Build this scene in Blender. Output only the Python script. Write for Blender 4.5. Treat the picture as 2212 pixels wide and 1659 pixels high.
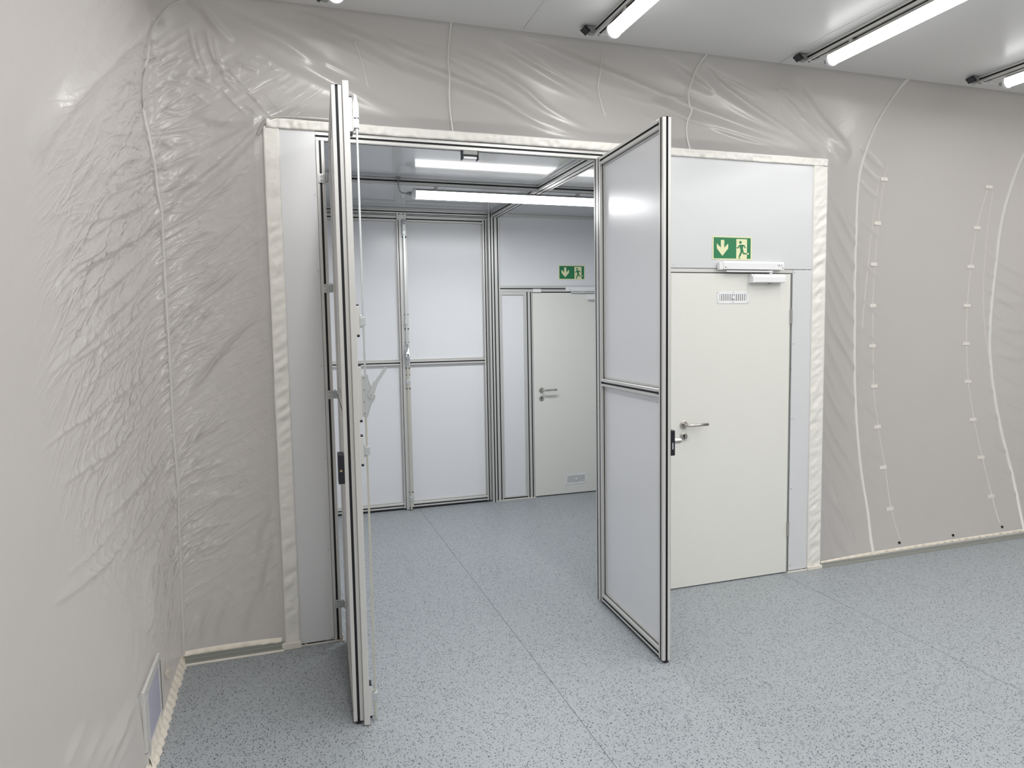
import bpy, bmesh, math, random
import numpy as np
from mathutils import Matrix, Vector, noise

for o in list(bpy.data.objects):
    bpy.data.objects.remove(o, do_unlink=True)
C = bpy.context.scene.collection
scene = bpy.context.scene
rnd = random.Random(11)

# ------------------------------------------------------------------ camera, world, exposure
F_PX = 1492.15
CAM = (0.0, -3.9429, 1.7576)
YAW, PITCH, ROLL = 0.3157, -0.0800, -0.0167
fwd = Vector((math.sin(YAW) * math.cos(PITCH), math.cos(YAW) * math.cos(PITCH), math.sin(PITCH)))
rgt = Vector((math.cos(YAW), -math.sin(YAW), 0))
upv = rgt.cross(fwd)
r2 = math.cos(ROLL) * rgt + math.sin(ROLL) * upv
u2 = -math.sin(ROLL) * rgt + math.cos(ROLL) * upv
cd = bpy.data.cameras.new('camera')
cam = bpy.data.objects.new('camera', cd)
C.objects.link(cam)
cd.sensor_fit = 'HORIZONTAL'
cd.sensor_width = 36.0
cd.lens = 36.0 * F_PX / 2212.0
cd.clip_start = 0.05
m = Matrix((r2, u2, -fwd)).transposed().to_4x4()
m.translation = Vector(CAM)
cam.matrix_world = m
scene.camera = cam

world = bpy.data.worlds.new('world')
scene.world = world
world.use_nodes = True
world.node_tree.nodes['Background'].inputs[0].default_value = (1.0, 0.97, 0.94, 1)
world.node_tree.nodes['Background'].inputs[1].default_value = 1.25

vs = scene.view_settings
vs.view_transform = 'Standard'
vs.look = 'None'
vs.exposure = 0.0
vs.gamma = 1.0
vs.use_curve_mapping = False
LAMP_GLOW = 5.0            # emission of the tube diffusers
LAMP_WATT = 12.8           # LED strip inside each tube of the big room
LAMP_WATT_IN = 34.0        # LED strip of the vestibule tube

# ------------------------------------------------------------------ materials
def srgb(r, g, b):
    def f(c):
        c /= 255.0
        return c / 12.92 if c <= .04045 else ((c + .055) / 1.055) ** 2.4
    return (f(r), f(g), f(b), 1)

def mat(name, col, rough=.5, metal=0.0, spec=.5, emit=0.0, bump=None, noise_amt=0.0, noise_scale=3.0, coat=0.0):
    m = bpy.data.materials.new(name)
    m.use_nodes = True
    nt = m.node_tree
    b = nt.nodes['Principled BSDF']
    b.inputs['Base Color'].default_value = col
    b.inputs['Roughness'].default_value = rough
    b.inputs['Metallic'].default_value = metal
    b.inputs['Specular IOR Level'].default_value = spec
    if coat:
        b.inputs['Coat Weight'].default_value = coat
        b.inputs['Coat Roughness'].default_value = .08
    if emit:
        b.inputs['Emission Color'].default_value = (1, .995, .985, 1)
        b.inputs['Emission Strength'].default_value = emit
    tc = nt.nodes.new('ShaderNodeTexCoord')
    if noise_amt:
        n = nt.nodes.new('ShaderNodeTexNoise')
        n.inputs['Scale'].default_value = noise_scale
        n.inputs['Detail'].default_value = 4
        nt.links.new(tc.outputs['Object'], n.inputs['Vector'])
        r = nt.nodes.new('ShaderNodeMapRange')
        r.inputs['To Min'].default_value = 1 - noise_amt
        r.inputs['To Max'].default_value = 1 + noise_amt
        nt.links.new(n.outputs['Fac'], r.inputs['Value'])
        mx = nt.nodes.new('ShaderNodeVectorMath')
        mx.operation = 'SCALE'
        mx.inputs[0].default_value = col[:3]
        nt.links.new(r.outputs['Result'], mx.inputs['Scale'])
        nt.links.new(mx.outputs['Vector'], b.inputs['Base Color'])
    if bump:
        sc, st, di = bump[:3]
        mp = nt.nodes.new('ShaderNodeMapping')
        mp.inputs['Scale'].default_value = bump[3] if len(bump) > 3 else (1, 1, 1)
        n = nt.nodes.new('ShaderNodeTexNoise')
        n.inputs['Scale'].default_value = sc
        n.inputs['Detail'].default_value = 5
        bp = nt.nodes.new('ShaderNodeBump')
        bp.inputs['Strength'].default_value = st
        bp.inputs['Distance'].default_value = di
        nt.links.new(tc.outputs['Object'], mp.inputs['Vector'])
        nt.links.new(mp.outputs['Vector'], n.inputs['Vector'])
        nt.links.new(n.outputs['Fac'], bp.inputs['Height'])
        nt.links.new(bp.outputs['Normal'], b.inputs['Normal'])
    return m

M = {}
def translucent(m, w, col):
    # translucent share passes the uniform world light, added as fill, through the cloth
    nt = m.node_tree
    out = next(n for n in nt.nodes if n.type == 'OUTPUT_MATERIAL')
    tr = nt.nodes.new('ShaderNodeBsdfTranslucent')
    tr.inputs['Color'].default_value = col
    ms = nt.nodes.new('ShaderNodeMixShader')
    ms.inputs[0].default_value = w
    nt.links.new(nt.nodes['Principled BSDF'].outputs[0], ms.inputs[1])
    nt.links.new(tr.outputs[0], ms.inputs[2])
    nt.links.new(ms.outputs[0], out.inputs['Surface'])
M['fabric'] = mat('tent_fabric', srgb(177, 175, 173), .29, spec=.7, bump=(7, .25, .01), noise_amt=.02)
translucent(M['fabric'], .20, (.85, .80, .76, 1))
def crumple(m):
    # fine creases of the film, running along its own (s, z) coordinates; strong where the cloth is slack
    nt = m.node_tree
    N, L = nt.nodes, nt.links
    uv = N.new('ShaderNodeUVMap'); uv.uv_map = 'sz'
    at = N.new('ShaderNodeAttribute'); at.attribute_name = 'slack'
    prev = None
    for ang, sc, sx, sy, dist in ((-37, 1.0, 1.5, 9, .020), (-27, 1.0, 2.6, 16, .010), (-62, 1.0, 4.5, 13, .005)):
        vr = N.new('ShaderNodeVectorRotate'); vr.rotation_type = 'Z_AXIS'; vr.inputs['Angle'].default_value = math.radians(ang)
        mp = N.new('ShaderNodeVectorMath'); mp.operation = 'MULTIPLY'; mp.inputs[1].default_value = (sx, sy, 1)
        n = N.new('ShaderNodeTexNoise'); n.noise_dimensions = '2D'; n.inputs['Scale'].default_value = sc; n.inputs['Detail'].default_value = 2; n.inputs['Distortion'].default_value = .5
        a = N.new('ShaderNodeMath'); a.operation = 'SUBTRACT'; a.inputs[1].default_value = .5
        b = N.new('ShaderNodeMath'); b.operation = 'ABSOLUTE'
        c = N.new('ShaderNodeMath'); c.operation = 'MULTIPLY_ADD'; c.inputs[1].default_value = -7; c.inputs[2].default_value = 1; c.use_clamp = True
        d = N.new('ShaderNodeMath'); d.operation = 'POWER'; d.inputs[1].default_value = 2.0
        e = N.new('ShaderNodeMath'); e.operation = 'MULTIPLY'
        L.new(uv.outputs[0], vr.inputs['Vector']); L.new(vr.outputs[0], mp.inputs[0]); L.new(mp.outputs[0], n.inputs['Vector'])
        L.new(n.outputs['Fac'], a.inputs[0]); L.new(a.outputs[0], b.inputs[0]); L.new(b.outputs[0], c.inputs[0]); L.new(c.outputs[0], d.inputs[0])
        L.new(d.outputs[0], e.inputs[0]); L.new(at.outputs['Fac'], e.inputs[1])
        bp = N.new('ShaderNodeBump'); bp.inputs['Strength'].default_value = .40; bp.inputs['Distance'].default_value = dist
        L.new(e.outputs[0], bp.inputs['Height'])
        if prev is not None: L.new(prev.outputs['Normal'], bp.inputs['Normal'])
        prev = bp
    old = N['Principled BSDF'].inputs['Normal'].links[0].from_node
    first = [x for x in N if x.type == 'BUMP' and not x.inputs['Normal'].is_linked and x != old][0]
    L.new(old.outputs['Normal'], first.inputs['Normal'])
    L.new(prev.outputs['Normal'], N['Principled BSDF'].inputs['Normal'])
crumple(M['fabric'])
M['fabric_band'] = mat('hem_fabric', srgb(226, 224, 218), .45, noise_amt=.03, noise_scale=9, bump=(40, .3, .004))
M['hem'] = mat('cream_hem', srgb(236, 228, 214), .5, noise_amt=.03, noise_scale=12)
M['seam'] = mat('welded_seam', srgb(228, 228, 222), .45, bump=(160, .5, .002))
translucent(M['seam'], .15, (.95, .95, .92, 1))
M['patch'] = mat('patch_tape', srgb(226, 222, 214), .4, noise_amt=.02, noise_scale=20)
M['ceilfab'] = mat('tent_ceiling', srgb(218, 218, 217), .30, spec=.5, bump=(1.2, .10, .02), noise_amt=.01)
M['panel'] = mat('white_panel', srgb(212, 213, 215), .20, spec=.5, bump=(1.5, .04, .01))
M['panel_leaf'] = mat('leaf_panel', srgb(226, 227, 230), .24, spec=.5, bump=(1.5, .05, .01))
M['panel_ceil'] = mat('ceiling_panel', srgb(188, 191, 194), .34, spec=.5, bump=(2, .02, .01), coat=.8)
M['door'] = mat('door_leaf_paint', srgb(224, 224, 218), .38, noise_amt=.008)
M['alu'] = mat('anodised_aluminium', (.66, .655, .635, 1), .36, metal=.4, noise_amt=.02, bump=(60, .05, .001, (1, 1, .05)))
M['black'] = mat('black_slot_cover', srgb(16, 19, 24), .5, noise_amt=.1)
M['blackplastic'] = mat('black_plastic', srgb(24, 25, 34), .4, noise_amt=.06, noise_scale=30)
M['steel'] = mat('brushed_steel', (.55, .53, .50, 1), .28, metal=1, noise_amt=.03, noise_scale=40)
M['zinc'] = mat('zinc_plated', (.62, .65, .66, 1), .34, metal=.7, noise_amt=.04, noise_scale=30)
M['rod'] = mat('yellowed_zinc', (.70, .68, .58, 1), .32, metal=.75, noise_amt=.04, noise_scale=12)
M['whiteplastic'] = mat('white_plastic', srgb(232, 233, 234), .35, noise_amt=.01)
M['greyplastic'] = mat('grey_plastic', srgb(150, 152, 150), .45, noise_amt=.03)
M['rail'] = mat('base_rail_grey', srgb(150, 152, 146), .4, metal=.2, noise_amt=.04)
M['sill'] = mat('light_sealant', srgb(225, 220, 210), .5, noise_amt=.03)
M['dark'] = mat('dark_gap', srgb(28, 32, 36), .7, noise_amt=.05)
M['bead_grey'] = mat('floor_weld_bead', srgb(96, 102, 106), .5, noise_amt=.05)
M['ventframe'] = mat('vent_frame_film', srgb(206, 205, 202), .35, noise_amt=.02)
M['filter'] = mat('filter_mesh', srgb(180, 180, 198), .7, bump=(500, .5, .002), noise_amt=.04, noise_scale=200)
M['green'] = mat('sign_green', srgb(34, 122, 78), .4, noise_amt=.02)
M['cream'] = mat('sign_cream', srgb(226, 226, 184), .45, noise_amt=.01)
M['ink'] = mat('grey_ink', srgb(110, 110, 108), .6, noise_amt=.02)
M['brass'] = mat('brass', (.75, .6, .35, 1), .3, metal=1, noise_amt=.03)
M['emit'] = mat('tube_diffuser', (.9, .9, .9, 1), .5, emit=LAMP_GLOW)
M['emit_in'] = mat('tube_diffuser_inner', (.9, .9, .9, 1), .5, emit=LAMP_GLOW)

def floor_mat():
    m = bpy.data.materials.new('speckled_vinyl')
    m.use_nodes = True
    nt = m.node_tree
    N, L = nt.nodes, nt.links
    b = N['Principled BSDF']
    b.inputs['Roughness'].default_value = .42
    b.inputs['Specular IOR Level'].default_value = .45
    tc = N.new('ShaderNodeTexCoord')
    def chips(scale, thr, keep, seedoff):
        mp = N.new('ShaderNodeMapping')
        mp.inputs['Location'].default_value = (seedoff, seedoff * .7, 0)
        mp.inputs['Rotation'].default_value = (0, 0, seedoff)
        n2 = N.new('ShaderNodeTexNoise')
        n2.inputs['Scale'].default_value = scale * .8
        ad = N.new('ShaderNodeVectorMath')
        ad.operation = 'MULTIPLY_ADD'
        ad.inputs[1].default_value = (.012, .012, 0)
        v = N.new('ShaderNodeTexVoronoi')
        v.voronoi_dimensions = '2D'
        v.inputs['Scale'].default_value = scale
        L.new(tc.outputs['Object'], mp.inputs['Vector'])
        L.new(tc.outputs['Object'], n2.inputs['Vector'])
        L.new(n2.outputs['Color'], ad.inputs[0])
        L.new(mp.outputs['Vector'], ad.inputs[2])
        L.new(ad.outputs['Vector'], v.inputs['Vector'])
        sep = N.new('ShaderNodeSeparateColor')
        L.new(v.outputs['Color'], sep.inputs['Color'])
        # radius per chip
        mr = N.new('ShaderNodeMapRange')
        mr.inputs['From Min'].default_value = keep
        mr.inputs['From Max'].default_value = 1
        mr.inputs['To Min'].default_value = 0
        mr.inputs['To Max'].default_value = thr
        L.new(sep.outputs['Red'], mr.inputs['Value'])
        lt = N.new('ShaderNodeMath')
        lt.operation = 'LESS_THAN'
        L.new(v.outputs['Distance'], lt.inputs[0])
        L.new(mr.outputs['Result'], lt.inputs[1])
        return lt.outputs[0]
    base = N.new('ShaderNodeTexNoise')
    base.inputs['Scale'].default_value = 1.4
    base.inputs['Detail'].default_value = 3
    L.new(tc.outputs['Object'], base.inputs['Vector'])
    mxb = N.new('ShaderNodeMix')
    mxb.data_type = 'RGBA'
    mxb.inputs['A'].default_value = srgb(154, 160, 164)
    mxb.inputs['B'].default_value = srgb(162, 167, 171)
    L.new(base.outputs['Fac'], mxb.inputs['Factor'])
    cur = mxb.outputs['Result']
    for (sc, thr, keep, off, col) in [(150, .42, .6, 2.9, srgb(152, 159, 164)), (135, .30, .45, 4.1, srgb(118, 125, 131)),
                                      (138, .41, .48, 1.3, srgb(44, 50, 56))]:
        c = chips(sc, thr, keep, off)
        mx = N.new('ShaderNodeMix')
        mx.data_type = 'RGBA'
        L.new(c, mx.inputs['Factor'])
        L.new(cur, mx.inputs['A'])
        mx.inputs['B'].default_value = col
        cur = mx.outputs['Result']
    L.new(cur, b.inputs['Base Color'])
    bn = N.new('ShaderNodeTexNoise')
    bn.inputs['Scale'].default_value = 220
    bp = N.new('ShaderNodeBump')
    bp.inputs['Strength'].default_value = .12
    bp.inputs['Distance'].default_value = .002
    L.new(tc.outputs['Object'], bn.inputs['Vector'])
    L.new(bn.outputs['Fac'], bp.inputs['Height'])
    L.new(bp.outputs['Normal'], b.inputs['Normal'])
    return m
M['floor'] = floor_mat()

# ------------------------------------------------------------------ helpers
def link(o, parent=None):
    C.objects.link(o)
    if parent is not None:
        o.parent = parent
    return o

def empty(name, loc=(0, 0, 0), rz=0.0, label=None, cat=None, group=None, kind=None):
    o = bpy.data.objects.new(name, None)
    o.empty_display_size = .1
    o.location = loc
    o.rotation_euler = (0, 0, rz)
    C.objects.link(o)
    tag(o, label, cat, group, kind)
    return o

def tag(o, label=None, cat=None, group=None, kind=None):
    if label: o['label'] = label
    if cat: o['category'] = cat
    if group: o['group'] = group
    if kind: o['kind'] = kind
    return o

def obj(name, bm, mats, parent=None, smooth=False):
    me = bpy.data.meshes.new(name)
    bmesh.ops.recalc_face_normals(bm, faces=bm.faces)
    bm.to_mesh(me)
    bm.free()
    for mm in (mats if isinstance(mats, (list, tuple)) else [mats]):
        me.materials.append(M[mm] if isinstance(mm, str) else mm)
    if smooth:
        for p in me.polygons: p.use_smooth = True
    return link(bpy.data.objects.new(name, me), parent)

def bx(bm, a, b, bev=0.0, mi=0):
    """axis aligned box from corner a to corner b, optional chamfer"""
    t = bmesh.new()
    bmesh.ops.create_cube(t, size=1)
    s = [b[i] - a[i] for i in range(3)]
    for v in t.verts:
        v.co = Vector([(a[i] + b[i]) / 2 + v.co[i] * s[i] for i in range(3)])
    if bev:
        bmesh.ops.bevel(t, geom=t.edges[:], offset=bev, segments=2, affect='EDGES', profile=.5)
    for f in t.faces: f.material_index = mi
    me = bpy.data.meshes.new('tmp')
    t.to_mesh(me); t.free()
    bm.from_mesh(me)
    bpy.data.meshes.remove(me)

def box(name, a, b, mt, parent=None, bev=0.0):
    bm = bmesh.new()
    bx(bm, a, b, bev)
    return obj(name, bm, mt, parent)

def cyl(bm, p, q, r, seg=16, mi=0, r2=None):
    p, q = Vector(p), Vector(q)
    d = q - p
    z = d.normalized()
    x = z.orthogonal().normalized()
    y = z.cross(x)
    r2 = r if r2 is None else r2
    va, vb = [], []
    for k in range(seg):
        a = 2 * math.pi * k / seg
        e = x * math.cos(a) + y * math.sin(a)
        va.append(bm.verts.new(p + e * r)); vb.append(bm.verts.new(q + e * r2))
    fs = [bm.faces.new([va[k], va[(k + 1) % seg], vb[(k + 1) % seg], vb[k]]) for k in range(seg)]
    fs.append(bm.faces.new(va[::-1])); fs.append(bm.faces.new(vb))
    for f in fs: f.material_index = mi

def tube(bm, pts, r, seg=8, mi=0):
    """swept round tube through points"""
    pts = [Vector(p) for p in pts]
    rings = []
    x = None
    for i, p in enumerate(pts):
        t = (pts[min(i + 1, len(pts) - 1)] - pts[max(i - 1, 0)]).normalized()
        x = t.orthogonal().normalized() if x is None else (x - t * x.dot(t)).normalized()
        y = t.cross(x)
        rings.append([bm.verts.new(p + (x * math.cos(2 * math.pi * k / seg) + y * math.sin(2 * math.pi * k / seg)) * r) for k in range(seg)])
    fs = []
    for a, b in zip(rings, rings[1:]):
        for k in range(seg):
            fs.append(bm.faces.new([a[k], a[(k + 1) % seg], b[(k + 1) % seg], b[k]]))
    fs.append(bm.faces.new(rings[0][::-1])); fs.append(bm.faces.new(rings[-1]))
    for f in fs: f.material_index = mi; f.smooth = True

def prism(bm, poly, axis, a, b, mi=0):
    """extrude 2D polygon (other two axes in xyz order) along axis from a to b"""
    def P(u, v, w):
        return {'x': (w, u, v), 'y': (u, w, v), 'z': (u, v, w)}[axis]
    va = [bm.verts.new(P(u, v, a)) for u, v in poly]
    vb = [bm.verts.new(P(u, v, b)) for u, v in poly]
    n = len(poly)
    fs = [bm.faces.new([va[k], va[(k + 1) % n], vb[(k + 1) % n], vb[k]]) for k in range(n)]
    fs.append(bm.faces.new(va[::-1])); fs.append(bm.faces.new(vb))
    for f in fs: f.material_index = mi
    return fs

def profile_poly(u0, v0, u1, v1, sw=.0115, dp=.007, ch=.0022, slots='udlr'):
    """slotted extrusion section; returns points and flags marking slot floor edges. u/d = v max/min side, l/r = u min/max side"""
    def centres(a, b):
        n = max(1, int(round((b - a) / .045)))
        return [a + (b - a) * (i + .5) / n for i in range(n)]
    W, H = u1 - u0, v1 - v0
    dpu, dpv = min(dp, W * .35), min(dp, H * .35)
    P, Fg = [], []
    def add(u, v, f=0): P.append((u, v)); Fg.append(f)   # flag: edge from this point to next is slot wall
    # bottom (v0) left->right
    add(u0 + ch, v0)
    if 'd' in slots and W > .03:
        for c in centres(u0, u1):
            add(c - sw / 2, v0, 1); add(c - sw / 2, v0 + dpv, 1); add(c + sw / 2, v0 + dpv, 1); add(c + sw / 2, v0)
    add(u1 - ch, v0); add(u1, v0 + ch)
    if 'r' in slots and H > .03:
        for c in centres(v0, v1):
            add(u1, c - sw / 2, 1); add(u1 - dpu, c - sw / 2, 1); add(u1 - dpu, c + sw / 2, 1); add(u1, c + sw / 2)
    add(u1, v1 - ch); add(u1 - ch, v1)
    if 'u' in slots and W > .03:
        for c in centres(u0, u1)[::-1]:
            add(c + sw / 2, v1, 1); add(c + sw / 2, v1 - dpv, 1); add(c - sw / 2, v1 - dpv, 1); add(c - sw / 2, v1)
    add(u0 + ch, v1); add(u0, v1 - ch)
    if 'l' in slots and H > .03:
        for c in centres(v0, v1)[::-1]:
            add(u0, c + sw / 2, 1); add(u0 + dpu, c + sw / 2, 1); add(u0 + dpu, c - sw / 2, 1); add(u0, c - sw / 2)
    add(u0, v0 + ch)
    return P, Fg

def prof(bm, axis, a, b, u0, v0, u1, v1, slots='udlr', sw=.0115):
    """aluminium extrusion with dark slots (material 0 alu, 1 black)"""
    poly, fl = profile_poly(u0, v0, u1, v1, slots=slots, sw=sw)
    fs = prism(bm, poly, axis, a, b, 0)
    for f, g in zip(fs, fl):
        if g: f.material_index = 1

AL = ['alu', 'black']
def profobj(name, parent, *args, **kw):
    bm = bmesh.new()
    prof(bm, *args, **kw)
    return obj(name, bm, AL, parent)

def copy_tree(o, parent=None, name=None):
    c = o.copy()
    link(c)
    if parent is not None: c.parent = parent
    for ch in list(o.children):
        if ch is not c: copy_tree(ch, c)
    return c

def screw(parent, x, y, z, r=.006, ax='y', s=-1):
    bm = bmesh.new()
    d = Vector((0, 1, 0)) if ax == 'y' else Vector((1, 0, 0))
    p = Vector((x, y, z))
    cyl(bm, p, p + d * s * .0015, r, 12, 0)
    cyl(bm, p + d * s * .0015, p + d * s * .0019, r * .38, 6, 1)
    return obj('screw', bm, ['zinc', 'dark'], parent)

# ------------------------------------------------------------------ fabric surface of the blown-up tent walls
ZC, XL = 3.485, -.59
PX0, PX1, PZ = -.06, 3.60, 2.88
D = 2.7265        # inner face plane of the far vestibule wall
HV = 2.90         # vestibule ceiling
def bulge_front(X, z):
    dx = np.maximum(np.maximum(PX0 - X, X - PX1), 0)
    dz = np.maximum(z - PZ, 0)
    g = np.clip(np.sin(np.pi * np.clip(z / ZC, 0, 1)), 0, 1) ** .6
    corner = 1 - np.exp(-np.maximum(X - XL, 0) / .3)
    return .38 * (1 - np.exp(-np.hypot(dx, dz) / .45)) * g * corner

def bulge_left(Y, z):
    g = np.clip(np.sin(np.pi * np.clip(z / ZC, 0, 1)), 0, 1) ** .8
    v = np.exp(-(((Y + .85) / .55) ** 2 + ((z - .15) / .45) ** 2))
    return .20 * g * (1 - np.exp(np.minimum(Y, 0) / .5)) * (1 - .9 * v)

def surf(s, z, h=0.0):
    """point of the tent wall: s runs along the foot of the wall, negative on the left wall, positive on the front wall; h lifts it into the room"""
    s, z = np.asarray(s, float), np.asarray(z, float)
    g = np.clip(np.sin(np.pi * np.clip(z / ZC, 0, 1)), 0, 1)
    r = .10 * g
    e = np.exp(-(s / .25) ** 2)
    sp = np.where(np.abs(s) < .6, .5 * (np.abs(s) + np.sqrt(s * s + r * r)) - np.abs(s), 0) * np.exp(-(s / .3) ** 2)
    x = XL + np.where(s > 0, s, 0) + sp - .5 * r * e
    y = np.where(s < 0, s, 0) - sp + .5 * r * e
    x = x - np.where(s < 0, bulge_left(s, z), 0)
    y = y + np.where(s > 0, bulge_front(XL + s, z), 0)
    t = np.clip((s + .15) / .3, 0, 1)
    t = t * t * (3 - 2 * t) * np.pi / 2
    return np.stack([x + np.cos(t) * h, y - np.sin(t) * h, z + 0 * s], -1)

def fold_height(S, Z):
    """sum of creases; S, Z 2D arrays (z rows, s columns)"""
    Hh = np.zeros_like(S)
    s1, z1 = S[0], Z[:, 0]
    for f in FOLDS:
        w, a, k = f[0], f[1], f[2]
        q = np.array(f[3:]).reshape(-1, 2)
        # smooth the polyline
        n = max(12, 6 * (len(q) - 1))
        tt = np.linspace(0, len(q) - 1, n)
        i0 = np.clip(tt.astype(int), 0, len(q) - 2)
        fr = tt - i0
        def g(i): return q[np.clip(i, 0, len(q) - 1)]
        P0, P1, P2, P3 = g(i0 - 1), g(i0), g(i0 + 1), g(i0 + 2)
        fr = fr[:, None]
        pts = .5 * (2 * P1 + (P2 - P0) * fr + (2 * P0 - 5 * P1 + 4 * P2 - P3) * fr ** 2 + (3 * P1 - P0 - 3 * P2 + P3) * fr ** 3)
        pad = 3.2 * w
        ia, ib = np.searchsorted(s1, [pts[:, 0].min() - pad, pts[:, 0].max() + pad])
        ja, jb = np.searchsorted(z1, [pts[:, 1].min() - pad, pts[:, 1].max() + pad])
        if ib - ia < 2 or jb - ja < 2: continue
        s = S[ja:jb, ia:ib]; z = Z[ja:jb, ia:ib]
        best = np.full(s.shape, 1e9); tpar = np.zeros(s.shape); sg = np.ones(s.shape)
        for m_ in range(n - 1):
            A, B = pts[m_], pts[m_ + 1]
            d = B - A
            L2 = d @ d + 1e-12
            t = np.clip(((s - A[0]) * d[0] + (z - A[1]) * d[1]) / L2, 0, 1)
            ex, ez = s - A[0] - t * d[0], z - A[1] - t * d[1]
            dd = ex * ex + ez * ez
            mk = dd < best
            best[mk] = dd[mk]
            tpar[mk] = ((m_ + t) / (n - 1))[mk]
            cr = d[0] * (z - A[1]) - d[1] * (s - A[0])
            if d[0] < 0: cr = -cr
            sg[mk] = np.sign(cr)[mk]
        dist = np.sqrt(best)
        tap = np.sin(np.pi * np.clip(tpar, 0, 1)) ** (.9 if k != 1 else .5)
        if k == 0: pr = np.exp(-(dist / w) ** 2)
        elif k == 1: pr = np.exp(-dist / (w * .7))
        else: a_ = 1; pr = .72 * np.where(sg > 0, np.exp(-(dist / (w * 2.2)) ** 2), np.exp(-(dist / (w * .55)) ** 2))
        Hh[ja:jb, ia:ib] += a * (1.35 if (q[0, 0] < .55 and k != 2) else 1) * pr * tap
    return Hh

def vnoise(S, Z, seed, fs, fz):
    """cheap smooth value noise on a grid, vectorised"""
    r = np.random.RandomState(seed)
    T = r.rand(256, 256)
    a, b = S * fs + 37.2, Z * fz + 11.7
    i, j = np.floor(a).astype(int), np.floor(b).astype(int)
    u, v = a - i, b - j
    u, v = u * u * (3 - 2 * u), v * v * (3 - 2 * v)
    g = lambda x, y: T[x % 256, y % 256]
    return (g(i, j) * (1 - u) + g(i + 1, j) * u) * (1 - v) + (g(i, j + 1) * (1 - u) + g(i + 1, j + 1) * u) * v - .5

def wrinkle(S, Z):
    """fine crumpling, strongest round the left corner, running down to the left"""
    c, sn = math.cos(math.radians(38)), math.sin(math.radians(38))
    A = S * c + Z * sn; B = -S * sn + Z * c
    A = A + .05 * vnoise(S, Z, 5, 3, 3)
    B = B + .04 * vnoise(S, Z, 6, 4, 4)
    rid = lambda n: 1 - 2 * np.abs(n)
    n = .0095 * rid(vnoise(A, B, 1, 3.5, 16)) + .0055 * rid(vnoise(A, B, 2, 7, 30)) + .0030 * rid(vnoise(A, B, 3, 22, 40)) + .0010 * rid(vnoise(A, B, 4, 45, 60))
    mask = np.exp(-((S + .12) / .85) ** 6) * np.clip((Z - .02) / .5, .25, 1) * np.clip((3.45 - Z) / .35, 0, 1)
    mask = mask * np.where(S > 0, np.clip(1.25 - S / .75, .35, 1), 1)
    soft = .0016 * vnoise(S, Z, 9, 5, 1.6) + .004 * vnoise(S, Z, 10, 1.3, .7)
    return n * mask + soft

def slack(S, Z):
    m = np.exp(-((S + .20) / .95) ** 6) * np.clip((Z - .02) / .6, .2, 1) * np.clip((3.3 - Z) / .5, 0, 1)
    m = m * (.65 + .7 * (vnoise(S, Z, 21, 3.0, 2.2) + .5)) * np.where(S > 0, np.clip(1.1 - S / .6, .40, 1), 1)
    far = np.clip((-S - .25) / .35, 0, 1)
    m = m * (1 - far * (1 - np.exp(-((Z - 1.75) / .85) ** 4)))
    return m + .04 * np.clip((S - 4.0) / .3, 0, 1)

def edge_fade(S, Z):
    """folds die out where the cloth is fixed: floor, ceiling, panel border"""
    f = np.clip((Z - .03) / .10, 0, 1) * np.clip((ZC - Z) / .05, 0, 1)
    X = XL + S
    dx = np.maximum(np.maximum(PX0 - X, X - PX1), 0)
    dz = np.maximum(Z - PZ, 0)
    vy = np.maximum(np.maximum(-1.0 - S, S + .64), 0); vz = np.maximum(Z - .36, 0)
    f = f * np.clip(np.hypot(vy, vz) / .07, 0, 1)
    return f * np.clip(np.hypot(dx, dz) / .05, .15, 1)

def height_at(s, z):
    return 0.0

def grid_mesh(name, sv, zv, parent, mt, keep=None):
    S, Z = np.meshgrid(np.array(sv), np.array(zv))
    h = (fold_height(S, Z) + wrinkle(S, Z)) * edge_fade(S, Z)
    P = surf(S, Z, h)
    nz, ns = S.shape
    # wavy lower hem
    P[0, :, 2] += .006 * np.sin(S[0] * 70) * np.where(S[0] > -3, 1, 0)
    idx = np.arange(nz * ns).reshape(nz, ns)
    a = idx[:-1, :-1]; b = idx[:-1, 1:]; c = idx[1:, 1:]; d = idx[1:, :-1]
    q = np.stack([a, b, c, d], -1).reshape(-1, 4)
    if keep is not None:
        sc = (S[:-1, :-1] + S[1:, 1:]) / 2; zc = (Z[:-1, :-1] + Z[1:, 1:]) / 2
        q = q[keep(sc, zc).reshape(-1)]
    me = bpy.data.meshes.new(name)
    V = P.reshape(-1, 3)
    used = np.unique(q)
    rem = np.full(len(V), -1); rem[used] = np.arange(len(used))
    V = V[used]; q = rem[q]
    me.vertices.add(len(V)); me.vertices.foreach_set('co', V.astype(np.float32).ravel())
    me.loops.add(q.size); me.loops.foreach_set('vertex_index', q.astype(np.int32).ravel())
    me.polygons.add(len(q))
    me.polygons.foreach_set('loop_start', (np.arange(len(q)) * 4).astype(np.int32))
    me.polygons.foreach_set('loop_total', np.full(len(q), 4, np.int32))
    me.polygons.foreach_set('use_smooth', np.ones(len(q), bool))
    uvl = me.uv_layers.new(name='sz')
    Sf, Zf = S.reshape(-1)[used], Z.reshape(-1)[used]
    uvl.data.foreach_set('uv', np.stack([Sf[q.ravel()], Zf[q.ravel()]], -1).astype(np.float32).ravel())
    at = me.attributes.new('slack', 'FLOAT', 'POINT')
    k = slack(Sf, Zf) * edge_fade(Sf, Zf)
    at.data.foreach_set('value', k.astype(np.float32))
    me.update()
    me.materials.append(M[mt])
    global H_CACHE
    H_CACHE[name] = (S[0], Z[:, 0], h)
    return link(bpy.data.objects.new(name, me), parent)
H_CACHE = {}

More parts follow.
